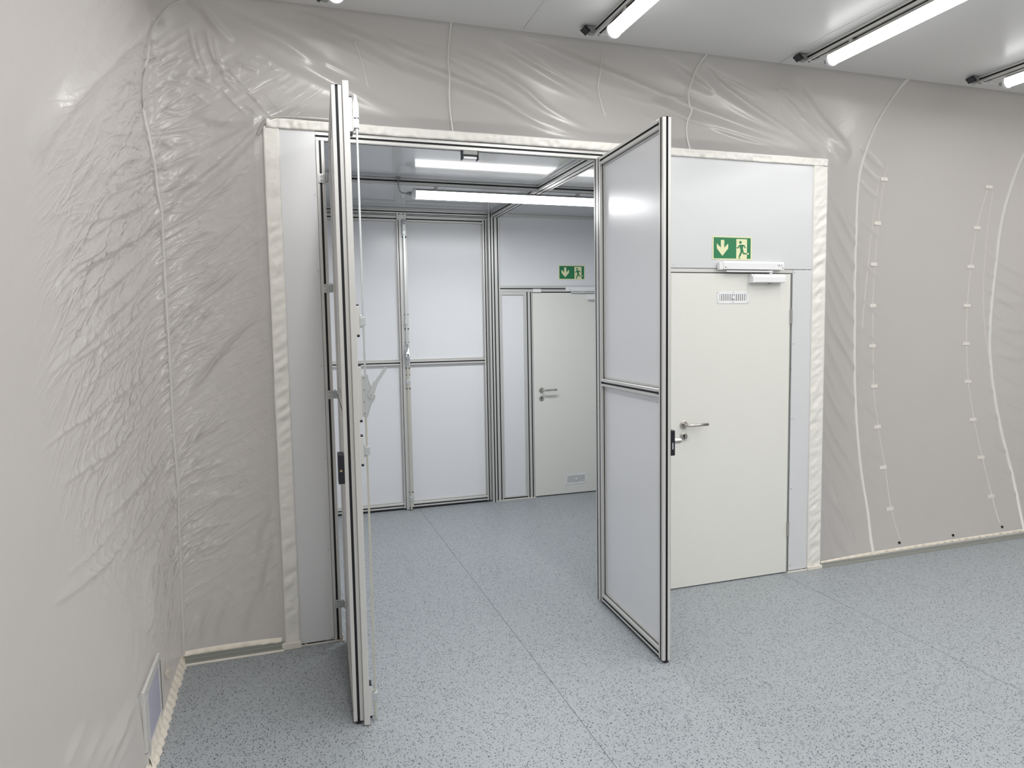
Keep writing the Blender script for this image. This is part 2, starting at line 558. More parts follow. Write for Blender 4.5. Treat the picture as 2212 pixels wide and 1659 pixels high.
def cloth_pt(s, z, lift=.004):
    """point on the finished cloth including its folds"""
    key = 'fabric_l' if s < 0 else 'fabric_f'
    s1, z1, h = CL[key]
    i = int(np.clip(np.searchsorted(s1, s), 0, len(s1) - 1)); j = int(np.clip(np.searchsorted(z1, z), 0, len(z1) - 1))
    w_ = 3 if lift > .0045 else 0
    hh = float(h[max(j - w_, 0):j + w_ + 1, max(i - w_, 0):i + w_ + 1].max())
    return Vector(surf(s, z, hh + lift).tolist())
CL = {}

def smooth_path(q, n=10):
    q = [Vector((a, b, 0)) for a, b in q]
    out = []
    for i in range(len(q) - 1):
        p0, p1, p2, p3 = q[max(i - 1, 0)], q[i], q[i + 1], q[min(i + 2, len(q) - 1)]
        for k in range(n):
            t = k / n
            v = .5 * (2 * p1 + (p2 - p0) * t + (2 * p0 - 5 * p1 + 4 * p2 - p3) * t * t + (3 * p1 - p0 - 3 * p2 + p3) * t ** 3)
            out.append((v.x, v.y))
    out.append((q[-1].x, q[-1].y))
    return out
FOLDS = [
[0.02,0.018,0,0.189,3.442,0.257,3.411,0.313,3.346,0.387,3.265],
[0.035,0.0232,0,0.272,3.441,0.428,3.376,0.62,3.307,0.769,3.235,0.853,3.207],
[0.035,0.0406,0,0.556,3.46,0.776,3.428,0.998,3.357,1.247,3.284,1.539,3.201,1.863,3.101,2.032,3.012,2.229,2.953,2.503,2.886],
[0.04,0.0174,0,0.391,3.343,0.615,3.234,0.851,3.137,1.145,3.007,1.346,2.934],
[0.03,0.0174,0,0.717,3.454,1.006,3.38,1.366,3.312,1.609,3.262],
[0.036,0.0464,0,1.884,3.478,2.17,3.406,2.515,3.325,2.806,3.253,3.136,3.163,3.502,3.081,3.866,3.001,4.159,2.926],
[0.022,0.0203,0,1.547,3.356,1.811,3.281,2.009,3.183,2.172,3.071,2.454,2.955],
[0.03,0.0145,0,1.743,3.441,2.008,3.322,2.307,3.207,2.491,3.124],
[0.028,0.0348,0,3.22,3.431,3.34,3.343,3.555,3.233,3.882,3.081,4.091,2.963],
[0.025,0.0145,0,2.896,3.461,3.097,3.366,3.319,3.286],
[0.03,0.0203,0,3.932,3.426,4.124,3.242,4.306,3.089,4.518,2.956],
[0.022,0.0145,0,3.847,3.33,3.984,3.219,4.144,3.068,4.294,2.948],
[0.05,0.029,0,4.047,3.187,4.263,3.045,4.498,2.94],
[0.015,0.0116,0,1.527,3.304,1.664,3.242,1.776,3.194],
[0.02,0.0116,0,2.557,3.243,2.849,3.197,3.12,3.22,3.397,3.108],
[0.015,0.0145,0,3.148,3.082,3.455,3.017,3.875,2.93],
[0.015,-0.0116,0,2.849,3.197,3.183,3.085,3.522,2.989,3.879,2.941],
[0.0088,0.0058,0,1.308,3.4,1.451,3.364,1.597,3.331],
[0.0144,0.0049,0,3.425,3.153,3.696,3.073,3.968,2.996],
[0.0179,0.0087,0,1.143,3.398,1.253,3.35,1.366,3.305],
[0.0168,0.0091,0,2.998,3.378,3.172,3.324,3.347,3.273],
[0.0141,0.0042,0,3.265,3.414,3.517,3.339,3.77,3.266],
[0.0146,0.0051,0,1.965,3.407,2.227,3.305,2.495,3.205],
[0.0141,0.0059,0,3.392,3.242,3.693,3.117,3.987,2.994],
[0.0178,0.0032,0,2.351,3.298,2.476,3.262,2.602,3.229],
[0.0137,0.0054,0,0.822,3.241,0.936,3.195,1.052,3.153],
[0.0156,0.0049,0,3.699,3.379,3.915,3.332,4.134,3.288],
[0.0189,0.0036,0,1.634,3.195,1.77,3.14,1.908,3.089],
[0.0108,0.0053,0,0.864,3.361,1.05,3.289,1.243,3.219],
[0.0188,0.0098,0,1.155,3.293,1.239,3.258,1.323,3.226],
[0.0196,0.0085,0,2.786,3.1,2.886,3.066,2.986,3.036],
[0.0115,0.0043,0,1.786,3.124,1.972,3.03,2.157,2.939],
[0.012,0.003,0,1.881,3.393,2.039,3.328,2.198,3.266],
[0.05,0.035,0,0.132,3.421,0.029,3.34,-0.216,3.175,-0.537,2.968,-0.721,2.843,-0.959,2.673,-1.17,2.495,-1.325,2.341],
[0.03,0.015,0,-0.642,2.881,-0.955,2.649,-1.126,2.484,-1.226,2.351],
[0.05,-0.015,0,-0.135,3.114,-0.547,2.821,-0.747,2.609],
[0.012,0.016,1,-0.201,3.135,-0.03,3.181,0.032,3.219],
[0.012,0.018,1,-0.149,3.087,0.018,3.122,0.003,3.149],
[0.01,0.014,1,-0.114,3.144,-0.136,3.096,0.002,3.113],
[0.012,0.012,1,0.038,3.32,0.078,3.317,0.047,3.306],
[0.022,0.0653,2,0.543,2.896,0.381,2.741,0.235,2.6,0.116,2.484,0.007,2.348,-0.224,2.23,-0.589,2.107,-0.872,2.025],
[0.03,-0.015,0,0.312,2.655,0.171,2.522,0.056,2.399,-0.139,2.259,-0.486,2.13],
[0.02,0.0174,0,0.576,2.837,0.43,2.696,0.308,2.577,0.124,2.435],
[0.02,0.0145,0,0.554,2.867,0.364,2.779,0.225,2.703,0.053,2.647],
[0.03,0.0203,0,0.601,2.888,0.415,2.868,0.278,2.874,0.192,2.908],
[0.02,0.0203,0,0.55,2.776,0.378,2.589,0.21,2.418,0.075,2.288],
[0.0124,0.0094,0,0.534,2.126,0.282,1.944,0.117,1.732,0.006,1.584,-0.266,1.494,-0.578,1.41],
[0.0183,0.0109,0,0.011,2.106,-0.349,1.944,-0.668,1.807,-0.959,1.7,-1.166,1.609],
[0.0143,0.0088,0,-0.055,2.175,-0.413,2.036,-0.776,1.905,-1.0,1.783],
[0.0199,0.0114,0,0.537,2.367,0.336,2.203,0.171,2.078,0.004,1.953,-0.274,1.809,-0.546,1.646],
[0.0137,0.0085,0,0.533,2.221,0.329,2.055,0.163,1.908,0.011,1.763,-0.244,1.676,-0.575,1.507],
[0.0124,0.0093,0,0.236,1.029,0.018,0.926,-0.215,0.849,-0.419,0.779,-0.583,0.709],
[0.0174,0.0092,0,0.2,0.733,0.052,0.721,-0.144,0.707,-0.306,0.661],
[0.0123,0.0119,0,-0.285,1.414,-0.633,1.293,-0.971,1.258,-1.224,1.242],
[0.014,0.016,0,0.539,1.952,0.363,1.757,0.239,1.609,0.119,1.441,-0.019,1.334],
[0.013,0.0122,0,0.113,1.317,-0.136,1.139,-0.478,1.077,-0.77,1.025],
[0.0182,0.0113,0,0.009,2.558,-0.371,2.433,-0.683,2.313],
[0.0199,0.0118,0,-0.011,2.668,-0.369,2.546,-0.606,2.423],
[0.0139,0.0113,0,0.026,2.515,-0.175,2.386,-0.58,2.294],
[0.0123,0.0114,0,-0.035,2.435,-0.426,2.3,-0.862,2.193],
[0.014,0.0219,0,0.225,2.703,0.051,2.612,-0.165,2.541,-0.475,2.411],
[0.0186,0.012,0,0.184,2.769,0.077,2.732,-0.159,2.652],
[0.0123,0.0146,0,0.254,2.845,0.101,2.793,-0.155,2.718],
[0.0139,0.0082,0,0.318,1.8,0.166,1.668,-0.001,1.558,-0.298,1.442],
[0.0094,0.0057,0,0.094,0.91,-0.081,0.917,-0.38,0.928,-0.525,0.867],
[0.0129,0.0063,0,0.1,2.194,-0.131,2.039,-0.426,1.876],
[0.0148,0.0069,0,0.335,0.885,0.178,0.858,0.066,0.789],
[0.0137,0.0067,0,0.009,2.225,-0.306,2.075,-0.653,1.937,-0.911,1.811],
[0.014,0.0042,0,0.199,1.304,0.005,1.104,-0.298,1.039,-0.561,0.971],
[0.0108,0.0035,0,0.024,2.215,-0.28,2.09,-0.654,1.941,-0.876,1.809],
[0.0091,0.0091,0,0.301,0.729,0.14,0.705,0.033,0.652],
[0.008,0.0086,1,0.152,1.29,-0.077,1.1,-0.402,1.034,-0.717,0.983],
[0.0141,0.0097,0,0.232,1.609,0.042,1.404,-0.2,1.278,-0.423,1.185],
[0.0145,0.0078,1,-0.036,2.055,-0.359,1.933,-0.728,1.806],
[0.0088,0.0059,0,0.429,1.862,0.264,1.727,0.09,1.621,-0.102,1.483],
[0.014,0.0094,0,0.072,1.736,-0.17,1.602,-0.457,1.527,-0.802,1.395],
[0.0122,0.008,1,-0.578,0.981,-0.999,0.946,-1.294,0.95],
[0.0149,0.0079,1,0.394,2.35,0.196,2.183,0.055,2.029],
[0.0077,0.0091,0,-0.028,1.611,-0.388,1.531,-0.786,1.454,-1.013,1.375],
[0.0072,0.0073,0,0.311,1.44,0.203,1.29,0.08,1.127,-0.106,1.047],
[0.0094,0.0042,1,0.125,2.428,-0.086,2.275,-0.391,2.11],
[0.0119,0.0085,0,0.037,1.21,-0.352,1.078,-0.701,1.042,-0.997,0.999],
[0.0131,0.0065,1,0.343,1.314,0.111,1.195,0.006,1.062,-0.137,0.975],
[0.0144,0.0074,1,0.189,1.638,0.009,1.444,-0.256,1.324,-0.532,1.252],
[0.0157,0.0053,0,0.075,0.711,-0.192,0.744,-0.505,0.783,-0.68,0.749],
[0.0159,0.0042,0,0.141,0.487,-0.024,0.488,-0.355,0.541,-0.587,0.538],
[0.0128,0.0048,1,0.173,0.816,-0.092,0.75,-0.421,0.718],
[0.0144,0.0083,0,0.161,1.841,0.046,1.685,-0.155,1.581,-0.457,1.481],
[0.0095,0.0099,0,-0.229,2.291,-0.611,2.138,-0.975,1.996,-1.158,1.882],
[0.0106,0.0055,0,0.017,1.905,-0.226,1.761,-0.512,1.664,-0.85,1.576],
[0.0113,0.0043,1,-0.129,1.821,-0.483,1.709,-0.86,1.616],
[0.0083,0.0082,1,0.184,1.85,0.018,1.723,-0.259,1.596],
[0.0067,0.0074,0,-0.144,0.978,-0.449,0.938,-0.641,0.86,-0.798,0.796],
[0.0108,0.0091,0,-0.263,1.852,-0.65,1.74,-1.026,1.654,-1.249,1.567],
[0.0067,0.006,0,-0.169,1.247,-0.531,1.136,-0.852,1.104],
[0.006,0.005,1,0.302,1.078,0.149,1.038,0.043,0.999],
[0.0074,0.0037,1,0.357,2.035,0.232,1.884,0.105,1.719],
[0.0124,0.0084,1,0.228,0.715,0.01,0.633,-0.329,0.605],
[0.0079,0.0097,1,0.141,1.12,0.035,0.996,-0.043,0.874,-0.151,0.766],
[0.006,0.0076,1,-0.21,1.714,-0.562,1.626,-0.977,1.539],
[0.006,0.01,0,-0.204,2.267,-0.565,2.123,-0.947,1.978,-1.153,1.867],
[0.0115,0.0036,0,0.277,1.326,0.102,1.123,-0.022,0.989,-0.363,0.954],
[0.0092,0.0077,0,-0.022,1.958,-0.398,1.801,-0.712,1.677],
[0.0152,0.005,0,-0.171,1.977,-0.475,1.824,-0.775,1.712],
[0.0127,0.0065,0,0.388,1.434,0.208,1.225,0.09,1.096],
[0.0158,0.0084,0,0.262,0.62,0.112,0.597,0.009,0.548],
[0.0078,0.0031,1,-0.089,1.022,-0.476,0.937,-0.855,0.942],
[0.0132,0.0075,0,0.072,1.638,-0.186,1.45,-0.53,1.37,-0.81,1.288],
[0.0093,0.0049,0,-0.095,1.674,-0.385,1.525,-0.699,1.448],
[0.0138,0.0035,1,0.006,0.946,-0.496,0.86,-0.85,0.862],
[0.0105,0.0081,1,0.202,1.827,0.044,1.721,-0.277,1.603],
[0.0117,0.0047,1,0.323,0.993,0.18,0.965,0.069,0.91],
[0.0129,0.0057,1,0.29,2.417,0.127,2.256,-0.068,2.098,-0.321,1.986],
[0.0113,0.005,0,-0.002,1.952,-0.354,1.833,-0.714,1.723],
[0.0155,0.0082,0,0.237,2.316,0.072,2.185,-0.165,2.041,-0.484,1.895],
[0.0141,0.007,0,0.232,1.806,0.066,1.672,-0.209,1.576],
[0.0109,0.0098,0,-0.527,0.91,-0.952,0.875,-1.24,0.884,-1.449,0.905],
[0.01,0.0042,0,0.124,1.734,-0.054,1.597,-0.344,1.527,-0.699,1.373],
[0.0142,0.0032,0,-0.378,1.515,-0.726,1.39,-1.045,1.344],
[0.01,0.0032,1,0.148,0.609,-0.199,0.578,-0.601,0.6],
[0.0137,0.004,1,-0.246,2.109,-0.64,1.987,-0.982,1.872],
[0.0087,0.0042,0,0.427,1.968,0.297,1.832,0.176,1.655],
[0.0077,0.0032,0,-0.555,1.894,-0.879,1.772,-1.175,1.675,-1.348,1.59],
[0.0088,0.0093,0,0.462,2.208,0.253,2.032,0.091,1.879],
[0.0067,0.0078,1,0.181,0.63,0.026,0.617,-0.201,0.622],
[0.0082,0.0073,1,0.423,1.822,0.294,1.683,0.177,1.511,0.047,1.398],
[0.0074,0.0088,0,-0.15,1.417,-0.477,1.316,-0.792,1.253,-1.029,1.192],
[0.0074,0.0072,0,0.258,2.455,0.099,2.338,-0.124,2.187],
[0.0108,0.0039,1,-0.444,1.121,-0.818,1.048,-1.151,1.046],
[0.0134,0.0088,0,-0.646,1.811,-0.955,1.705,-1.241,1.62],
[0.0107,0.004,0,0.442,2.351,0.188,2.169,0.035,1.955],
[0.0125,0.0034,1,0.306,1.845,0.2,1.684,0.08,1.513,-0.111,1.415],
[0.0077,0.007,1,0.331,1.444,0.215,1.292,0.087,1.144,-0.098,1.046],
[0.0105,0.0043,0,0.243,1.377,0.028,1.254,-0.145,1.157,-0.33,1.057],
[0.0087,0.0083,0,-0.29,1.486,-0.61,1.39,-0.912,1.32],
[0.0081,0.0057,0,0.097,1.651,-0.121,1.554,-0.437,1.441],
[0.0097,0.0045,0,0.343,1.209,0.215,1.065,0.091,0.892,-0.106,0.833],
[0.0138,0.0067,0,0.291,1.974,0.117,1.855,-0.042,1.705],
[0.0063,0.0089,0,0.042,0.932,-0.328,0.819,-0.749,0.82],
[0.009,0.0091,0,0.273,1.406,0.142,1.26,0.036,1.099,-0.239,1.027],
[0.0063,0.005,1,0.062,2.049,-0.215,1.92,-0.506,1.78,-0.797,1.628],
[0.0123,0.0085,1,-0.517,0.912,-0.915,0.876,-1.247,0.902,-1.455,0.911],
[0.0068,0.0054,1,0.369,2.191,0.204,1.976,0.082,1.815,-0.097,1.71],
[0.0133,0.0045,0,0.417,2.478,0.251,2.36,0.064,2.228,-0.115,2.071],
[0.0077,0.0034,0,0.147,1.587,-0.058,1.486,-0.336,1.379,-0.647,1.255],
[0.0092,0.0064,1,0.166,0.885,-0.151,0.828,-0.439,0.782,-0.665,0.736],
[0.006,0.0086,0,-0.487,1.587,-0.831,1.459,-1.123,1.419,-1.365,1.385],
[0.0138,0.0065,1,-0.076,1.187,-0.418,1.073,-0.776,1.057],
[0.0076,0.0071,1,0.254,1.304,0.093,1.169,-0.083,1.115,-0.451,0.992],
[0.0074,0.0096,0,0.11,0.943,-0.232,0.895,-0.556,0.856,-0.78,0.82],
[0.0156,0.0038,0,0.213,0.968,0.072,0.956,-0.082,0.923,-0.191,0.847],
[0.0123,0.0094,0,-0.214,1.955,-0.611,1.849,-0.939,1.741],
[0.0076,0.0053,0,0.12,1.176,-0.14,1.015,-0.474,0.962],
[0.0094,0.0092,0,0.11,1.644,-0.017,1.491,-0.288,1.408],
[0.0138,0.0064,0,0.21,2.061,0.086,1.907,-0.066,1.784],
[0.0138,0.0031,0,0.266,1.689,0.085,1.588,-0.072,1.443,-0.333,1.295],
[0.0101,0.0075,0,0.351,1.195,0.119,1.066,0.007,0.947],
[0.0121,0.0078,0,0.282,1.057,0.127,1.029,0.012,0.975],
[0.0154,0.0066,1,0.217,0.893,0.061,0.886,-0.091,0.86,-0.209,0.788],
[0.0074,0.0048,1,0.374,2.167,0.206,2.007,0.042,1.868,-0.17,1.762],
[0.0081,0.0097,0,-0.067,2.46,-0.461,2.276,-0.821,2.123],
[0.0122,0.0033,1,0.205,2.23,0.045,2.101,-0.253,1.969,-0.567,1.836],
[0.01,0.0033,0,0.307,2.041,0.194,1.89,0.075,1.718,-0.109,1.608],
[0.0132,0.0039,1,-0.266,1.437,-0.583,1.31,-0.924,1.26],
[0.0093,0.0041,1,0.24,1.971,0.08,1.809,-0.076,1.725,-0.401,1.544],
[0.012,0.0068,0,-0.09,1.65,-0.427,1.557,-0.801,1.472,-1.058,1.391],
[0.0061,0.0066,0,0.269,0.888,0.049,0.773,-0.177,0.695],
[0.0115,0.003,0,0.277,1.971,0.148,1.835,0.033,1.662],
[0.0094,0.0045,0,0.024,2.32,-0.296,2.169,-0.649,2.016],
[0.009,0.0037,0,0.244,0.537,0.098,0.539,-0.032,0.491],
[0.0094,0.0042,1,-0.378,1.541,-0.724,1.415,-1.044,1.368],
[0.015,0.007,0,0.257,1.229,0.141,1.082,0.031,0.933],
[0.009,0.0043,1,-0.197,1.415,-0.522,1.282,-0.863,1.236,-1.132,1.221],
[0.0159,0.0089,1,0.253,1.891,0.091,1.764,-0.128,1.655],
[0.0156,0.0074,0,0.455,2.161,0.25,1.987,0.089,1.857,-0.164,1.751],
[0.0064,0.0067,1,-0.367,2.677,-0.228,2.711,-0.093,2.745],
[0.007,0.007,1,-0.531,2.574,-0.354,2.614,-0.18,2.659],
[0.0102,0.0058,1,-0.155,2.6,-0.05,2.648,0.022,2.688],
[0.0118,0.0058,1,0.062,2.571,0.124,2.568,0.19,2.582],
[0.0094,0.008,0,0.03,3.072,0.091,3.12,0.152,3.156],
[0.0086,0.0079,0,0.129,2.939,0.184,2.966,0.239,3.001],
[0.0107,0.0085,0,0.02,2.713,0.08,2.746,0.144,2.799],
[0.01,0.005,1,-0.568,2.718,-0.425,2.785,-0.277,2.837],
[0.0061,0.0079,0,-0.212,2.449,-0.137,2.446,-0.063,2.463],
[0.0073,0.0089,1,-0.541,2.303,-0.417,2.345,-0.296,2.37],
[0.0065,0.0053,0,-0.63,2.639,-0.56,2.678,-0.488,2.706],
[0.008,0.0084,0,0.091,2.97,0.118,2.993,0.145,2.999],
[0.007,0.0068,0,0.112,3.065,0.15,3.065,0.19,3.086],
[0.0065,0.0088,0,0.003,2.375,0.058,2.389,0.114,2.393],
[0.0067,0.0093,1,-0.501,2.46,-0.425,2.471,-0.35,2.488],
[0.0065,0.0086,0,0.055,3.019,0.119,3.033,0.185,3.038],
[0.0067,0.0061,1,0.101,2.732,0.133,2.736,0.166,2.755],
[0.0094,0.0093,0,0.006,2.72,0.061,2.724,0.117,2.71],
[0.0063,0.0086,0,-0.48,2.732,-0.408,2.763,-0.335,2.802],
[0.0082,0.0068,1,-0.117,2.772,-0.022,2.795,0.027,2.817],
[0.0067,0.0042,1,-0.226,2.318,-0.166,2.334,-0.107,2.354],
[0.0078,0.0044,1,0.136,2.805,0.206,2.791,0.28,2.796],
[0.0067,0.0083,0,-0.423,2.876,-0.255,2.929,-0.083,2.992],
[0.0092,0.0051,0,0.01,2.568,0.062,2.557,0.119,2.56],
[0.0063,0.0066,1,0.059,2.483,0.132,2.532,0.207,2.565],
[0.0101,0.004,1,-0.386,2.629,-0.267,2.682,-0.148,2.734],
[0.0114,0.0093,0,-0.335,2.195,-0.264,2.193,-0.195,2.205],
[0.0068,0.0081,1,-0.072,2.918,0.025,2.974,0.076,3.007],
[0.0062,0.007,0,0.044,2.89,0.101,2.881,0.161,2.884],
[0.0094,0.0084,1,-0.569,2.62,-0.417,2.648,-0.265,2.693],
[0.0093,0.0062,1,-0.617,2.727,-0.516,2.751,-0.414,2.784],
[0.0117,0.0095,1,-0.628,2.357,-0.558,2.368,-0.488,2.388],
[0.0069,0.0088,1,-0.104,2.703,0.003,2.721,0.047,2.726],
[0.0112,0.0058,1,0.136,2.455,0.17,2.47,0.205,2.482],
[0.0063,0.0054,1,-0.557,2.091,-0.471,2.105,-0.388,2.112],
[0.0106,0.0099,1,0.213,3.07,0.247,3.067,0.282,3.074],
[0.0098,0.0053,0,0.145,2.271,0.218,2.293,0.292,2.299],
[0.0089,0.0082,0,-0.379,2.454,-0.244,2.502,-0.111,2.561],
[0.0113,0.008,1,0.117,2.301,0.154,2.313,0.192,2.334],
[0.0091,0.0091,1,0.074,2.904,0.114,2.908,0.156,2.927],
[0.0081,0.0077,1,-0.563,2.198,-0.444,2.223,-0.328,2.252],
[0.0088,0.0044,0,-0.49,2.259,-0.336,2.273,-0.191,2.274],
[0.011,0.0094,1,-0.189,2.699,-0.084,2.748,0.007,2.785],
[0.0092,0.0071,0,0.017,2.853,0.087,2.905,0.161,2.954],
[0.0107,0.0068,1,-0.514,2.805,-0.369,2.881,-0.218,2.957],
[0.0079,0.0071,1,0.366,3.129,0.392,3.111,0.418,3.096],
[0.0116,0.0056,1,0.471,2.934,0.515,2.879,0.559,2.84],
[0.0114,0.0087,1,0.403,3.179,0.456,3.16,0.509,3.145],
[0.0066,0.0066,1,0.372,3.125,0.418,3.075,0.465,3.034],
[0.0112,0.0028,1,0.16,3.085,0.216,3.072,0.274,3.062],
[0.0109,0.0038,1,0.544,3.025,0.599,2.95,0.655,2.889],
[0.0112,0.0033,1,0.556,3.195,0.591,3.159,0.626,3.13],
[0.011,0.0073,1,0.358,3.161,0.391,3.146,0.425,3.134],
[0.0118,0.008,1,0.329,3.031,0.389,2.958,0.45,2.898],
[0.008,0.0084,1,0.334,3.126,0.364,3.099,0.395,3.076],
[0.0095,0.0055,0,0.206,2.999,0.238,2.97,0.27,2.947],
[0.0075,0.0041,1,0.181,2.979,0.213,2.961,0.246,2.947],
[0.0076,0.0077,0,0.451,3.029,0.483,2.994,0.515,2.966],
[0.0092,0.0031,1,0.58,3.116,0.616,3.086,0.653,3.062],
[0.0052,0.0059,0,0.196,3.058,0.25,3.034,0.306,3.015],
[0.0117,0.007,0,0.487,2.995,0.53,2.937,0.574,2.889],
[0.0106,0.0056,0,0.203,3.092,0.264,3.054,0.326,3.023],
[0.0071,0.0059,0,0.288,3.177,0.325,3.159,0.364,3.144],
[0.0085,0.0051,0,0.341,3.082,0.377,3.046,0.413,3.016],
[0.0067,0.0044,0,0.43,2.954,0.466,2.935,0.503,2.92],
[0.0077,0.0056,1,0.214,3.157,0.255,3.149,0.296,3.143],
[0.0069,0.0061,0,0.342,3.071,0.393,3.053,0.445,3.039],
[0.0065,0.0045,1,0.489,3.201,0.532,3.191,0.574,3.183],
[0.007,0.0031,1,0.563,3.23,0.629,3.195,0.697,3.167],
[0.008,0.0043,0,0.199,3.122,0.241,3.091,0.283,3.065],
[0.0102,0.0066,1,0.434,3.157,0.474,3.146,0.514,3.137],
[0.01,0.006,0,0.193,3.316,0.212,3.208,0.246,3.111],
[0.01,0.006,0,0.224,3.299,0.243,3.19,0.278,3.091],
[0.01,0.0087,0,0.269,3.327,0.289,3.219,0.324,3.119],
[0.01,0.0087,0,0.299,3.288,0.32,3.177,0.355,3.075],
[0.012,0.004,0,-1.111,1.114,-1.104,0.903,-0.987,0.674],
[0.012,0.004,0,-1.019,1.09,-1.016,0.872,-0.897,0.636],
[0.012,0.004,0,-0.922,1.065,-0.923,0.84,-0.797,0.594],
[0.012,0.004,0,-0.77,1.025,-0.773,0.788,-0.611,0.517],
[0.02,0.01,0,-1.428,0.487,-1.556,0.485,-1.649,0.47],
[0.02,0.01,0,-1.304,0.414,-1.44,0.412,-1.538,0.396],
[0.02,0.01,0,-1.202,0.353,-1.347,0.354,-1.45,0.338],
[0.02,0.01,0,-1.031,0.252,-1.206,0.265,-1.32,0.251],
[0.02,0.02,0,-0.947,0.322,-1.15,0.35,-1.315,0.333,-1.371,0.285],
[0.03,0.045,2,0.055,0.978,-0.025,0.886,-0.245,0.792,-0.454,0.7,-0.553,0.625,-0.63,0.503,-0.588,0.398,-0.518,0.3],
[0.02,0.01,0,0.089,0.243,0.028,0.144,0.002,0.036],
[0.02,0.01,0,0.183,0.325,0.125,0.197,0.104,0.064],
[0.02,0.01,0,0.302,0.359,0.218,0.218,0.174,0.076],
[0.02,0.01,0,0.475,0.451,0.375,0.262,0.315,0.079],
[0.02,0.01,0,0.507,0.633,0.444,0.452,0.419,0.272],
[0.02,0.01,0,0.528,0.841,0.447,0.685,0.406,0.531],
[0.008,0.004,0,-0.119,0.536,-0.296,0.506,-0.464,0.457],
[0.008,0.004,0,-0.133,0.654,-0.292,0.614,-0.441,0.554],
[0.008,0.004,0,-0.315,0.558,-0.521,0.545,-0.699,0.509],
[0.008,0.004,0,-0.144,0.322,-0.369,0.322,-0.57,0.299],
[0.008,0.004,0,-0.234,0.321,-0.479,0.334,-0.68,0.316],
[0.008,0.004,0,-0.29,0.606,-0.482,0.585,-0.654,0.543],
[0.008,0.004,0,-0.121,0.489,-0.307,0.465,-0.484,0.422],
[0.008,0.004,0,0.015,0.454,-0.113,0.402,-0.258,0.34],
[0.008,0.004,0,-0.078,0.331,-0.285,0.32,-0.476,0.288],
[0.008,0.004,0,0.039,0.691,-0.018,0.608,-0.118,0.52],
[0.008,0.004,0,0.012,0.548,-0.11,0.493,-0.242,0.422],
[0.008,0.004,0,-0.049,0.343,-0.247,0.327,-0.43,0.29],
[0.008,0.004,0,-0.204,0.8,-0.354,0.753,-0.487,0.686],
[0.008,0.004,0,0.018,0.47,-0.1,0.413,-0.24,0.348],
[0.0279,0.0165,0,4.19,2.857,4.361,2.695,4.513,2.532,4.749,2.381],
[0.0239,0.017,0,4.19,2.749,4.371,2.585,4.576,2.423,4.761,2.263],
[0.0286,0.0179,0,4.19,2.581,4.386,2.413,4.598,2.245,4.776,2.079],
[0.0201,0.0128,0,4.19,2.38,4.4,2.205,4.622,2.028,4.786,1.856],
[0.0274,0.0169,0,4.19,2.233,4.408,2.051,4.589,1.868,4.788,1.692],
[0.0243,0.0146,0,4.189,2.071,4.413,1.882,4.578,1.694,4.784,1.513],
[0.0231,0.0184,0,4.189,1.892,4.414,1.694,4.638,1.498,4.774,1.315],
[0.029,0.0173,0,4.189,1.709,4.411,1.502,4.578,1.303,4.757,1.115],
[0.0286,0.0155,0,4.189,1.527,4.403,1.313,4.526,1.113,4.734,0.919],
[0.0241,0.0173,0,4.189,1.402,4.395,1.182,4.595,0.973,4.715,0.786],
[0.0221,0.0168,0,4.189,1.193,4.379,0.967,4.563,0.755,4.678,0.568],
[0.0202,0.0153,0,4.189,1.065,4.368,0.837,4.54,0.625,4.653,0.438],
[0.0241,0.0173,0,4.189,0.838,4.346,0.609,4.436,0.407,4.601,0.215],
[0.0245,0.0159,0,4.188,0.718,4.334,0.489,4.495,0.277,4.568,0.101],
[0.0215,0.0165,0,4.188,0.528,4.315,0.3,4.427,0.099,4.518,-0.076],
[0.0233,0.0124,0,4.188,0.341,4.295,0.118,4.36,-0.074,4.519,-0.27],
[0.016,0.0101,0,4.606,3.036,4.71,2.976,4.89,2.9],
[0.016,0.007,0,4.626,2.926,4.735,2.865,4.918,2.788],
[0.016,0.007,0,4.653,2.799,4.763,2.737,4.947,2.656],
[0.016,0.007,0,4.702,2.54,4.813,2.472,4.998,2.384],
[0.016,0.007,0,4.747,2.236,4.856,2.164,5.039,2.068],
[0.016,0.007,0,4.774,1.959,4.881,1.882,5.06,1.781],
[0.016,0.007,0,4.786,1.748,4.891,1.668,5.065,1.563],
[0.016,0.007,0,4.791,1.535,4.892,1.452,5.062,1.344],
[0.016,0.007,0,4.781,1.179,4.875,1.094,5.036,0.982],
[0.016,0.007,0,4.753,0.862,4.841,0.776,4.992,0.663],
[0.016,0.007,0,4.727,0.654,4.809,0.569,4.951,0.456],
[0.02,0.009,0,6.091,2.36,6.268,2.269,6.529,2.165,6.627,2.142],
[0.02,0.009,0,6.119,2.21,6.293,2.116,6.552,2.009,6.649,1.985],
[0.02,0.009,0,6.141,2.058,6.313,1.962,6.569,1.851,6.665,1.827],
[0.02,0.009,0,6.158,1.904,6.327,1.806,6.579,1.692,6.675,1.667],
[0.02,0.009,0,6.169,1.749,6.334,1.649,6.583,1.533,6.678,1.507],
[0.02,0.009,0,6.174,1.437,6.332,1.334,6.571,1.214,6.664,1.186],
[0.02,0.009,0,6.165,1.242,6.318,1.138,6.551,1.016,6.641,0.988],
[0.02,0.009,0,6.147,1.049,6.294,0.944,6.519,0.821,6.608,0.792],
[0.02,0.009,0,6.113,0.819,6.253,0.714,6.468,0.592,6.553,0.563],
[0.02,0.009,0,6.083,0.669,6.217,0.565,6.424,0.443,6.508,0.414],
[0.02,0.009,0,6.047,0.522,6.175,0.418,6.372,0.298,6.452,0.27],
[0.03,0.012,0,6.313,1.962,6.48,1.922,6.66,1.89],
[0.03,0.012,0,6.331,1.728,6.497,1.686,6.676,1.651],
[0.03,0.012,0,6.336,1.491,6.5,1.447,6.677,1.41]]
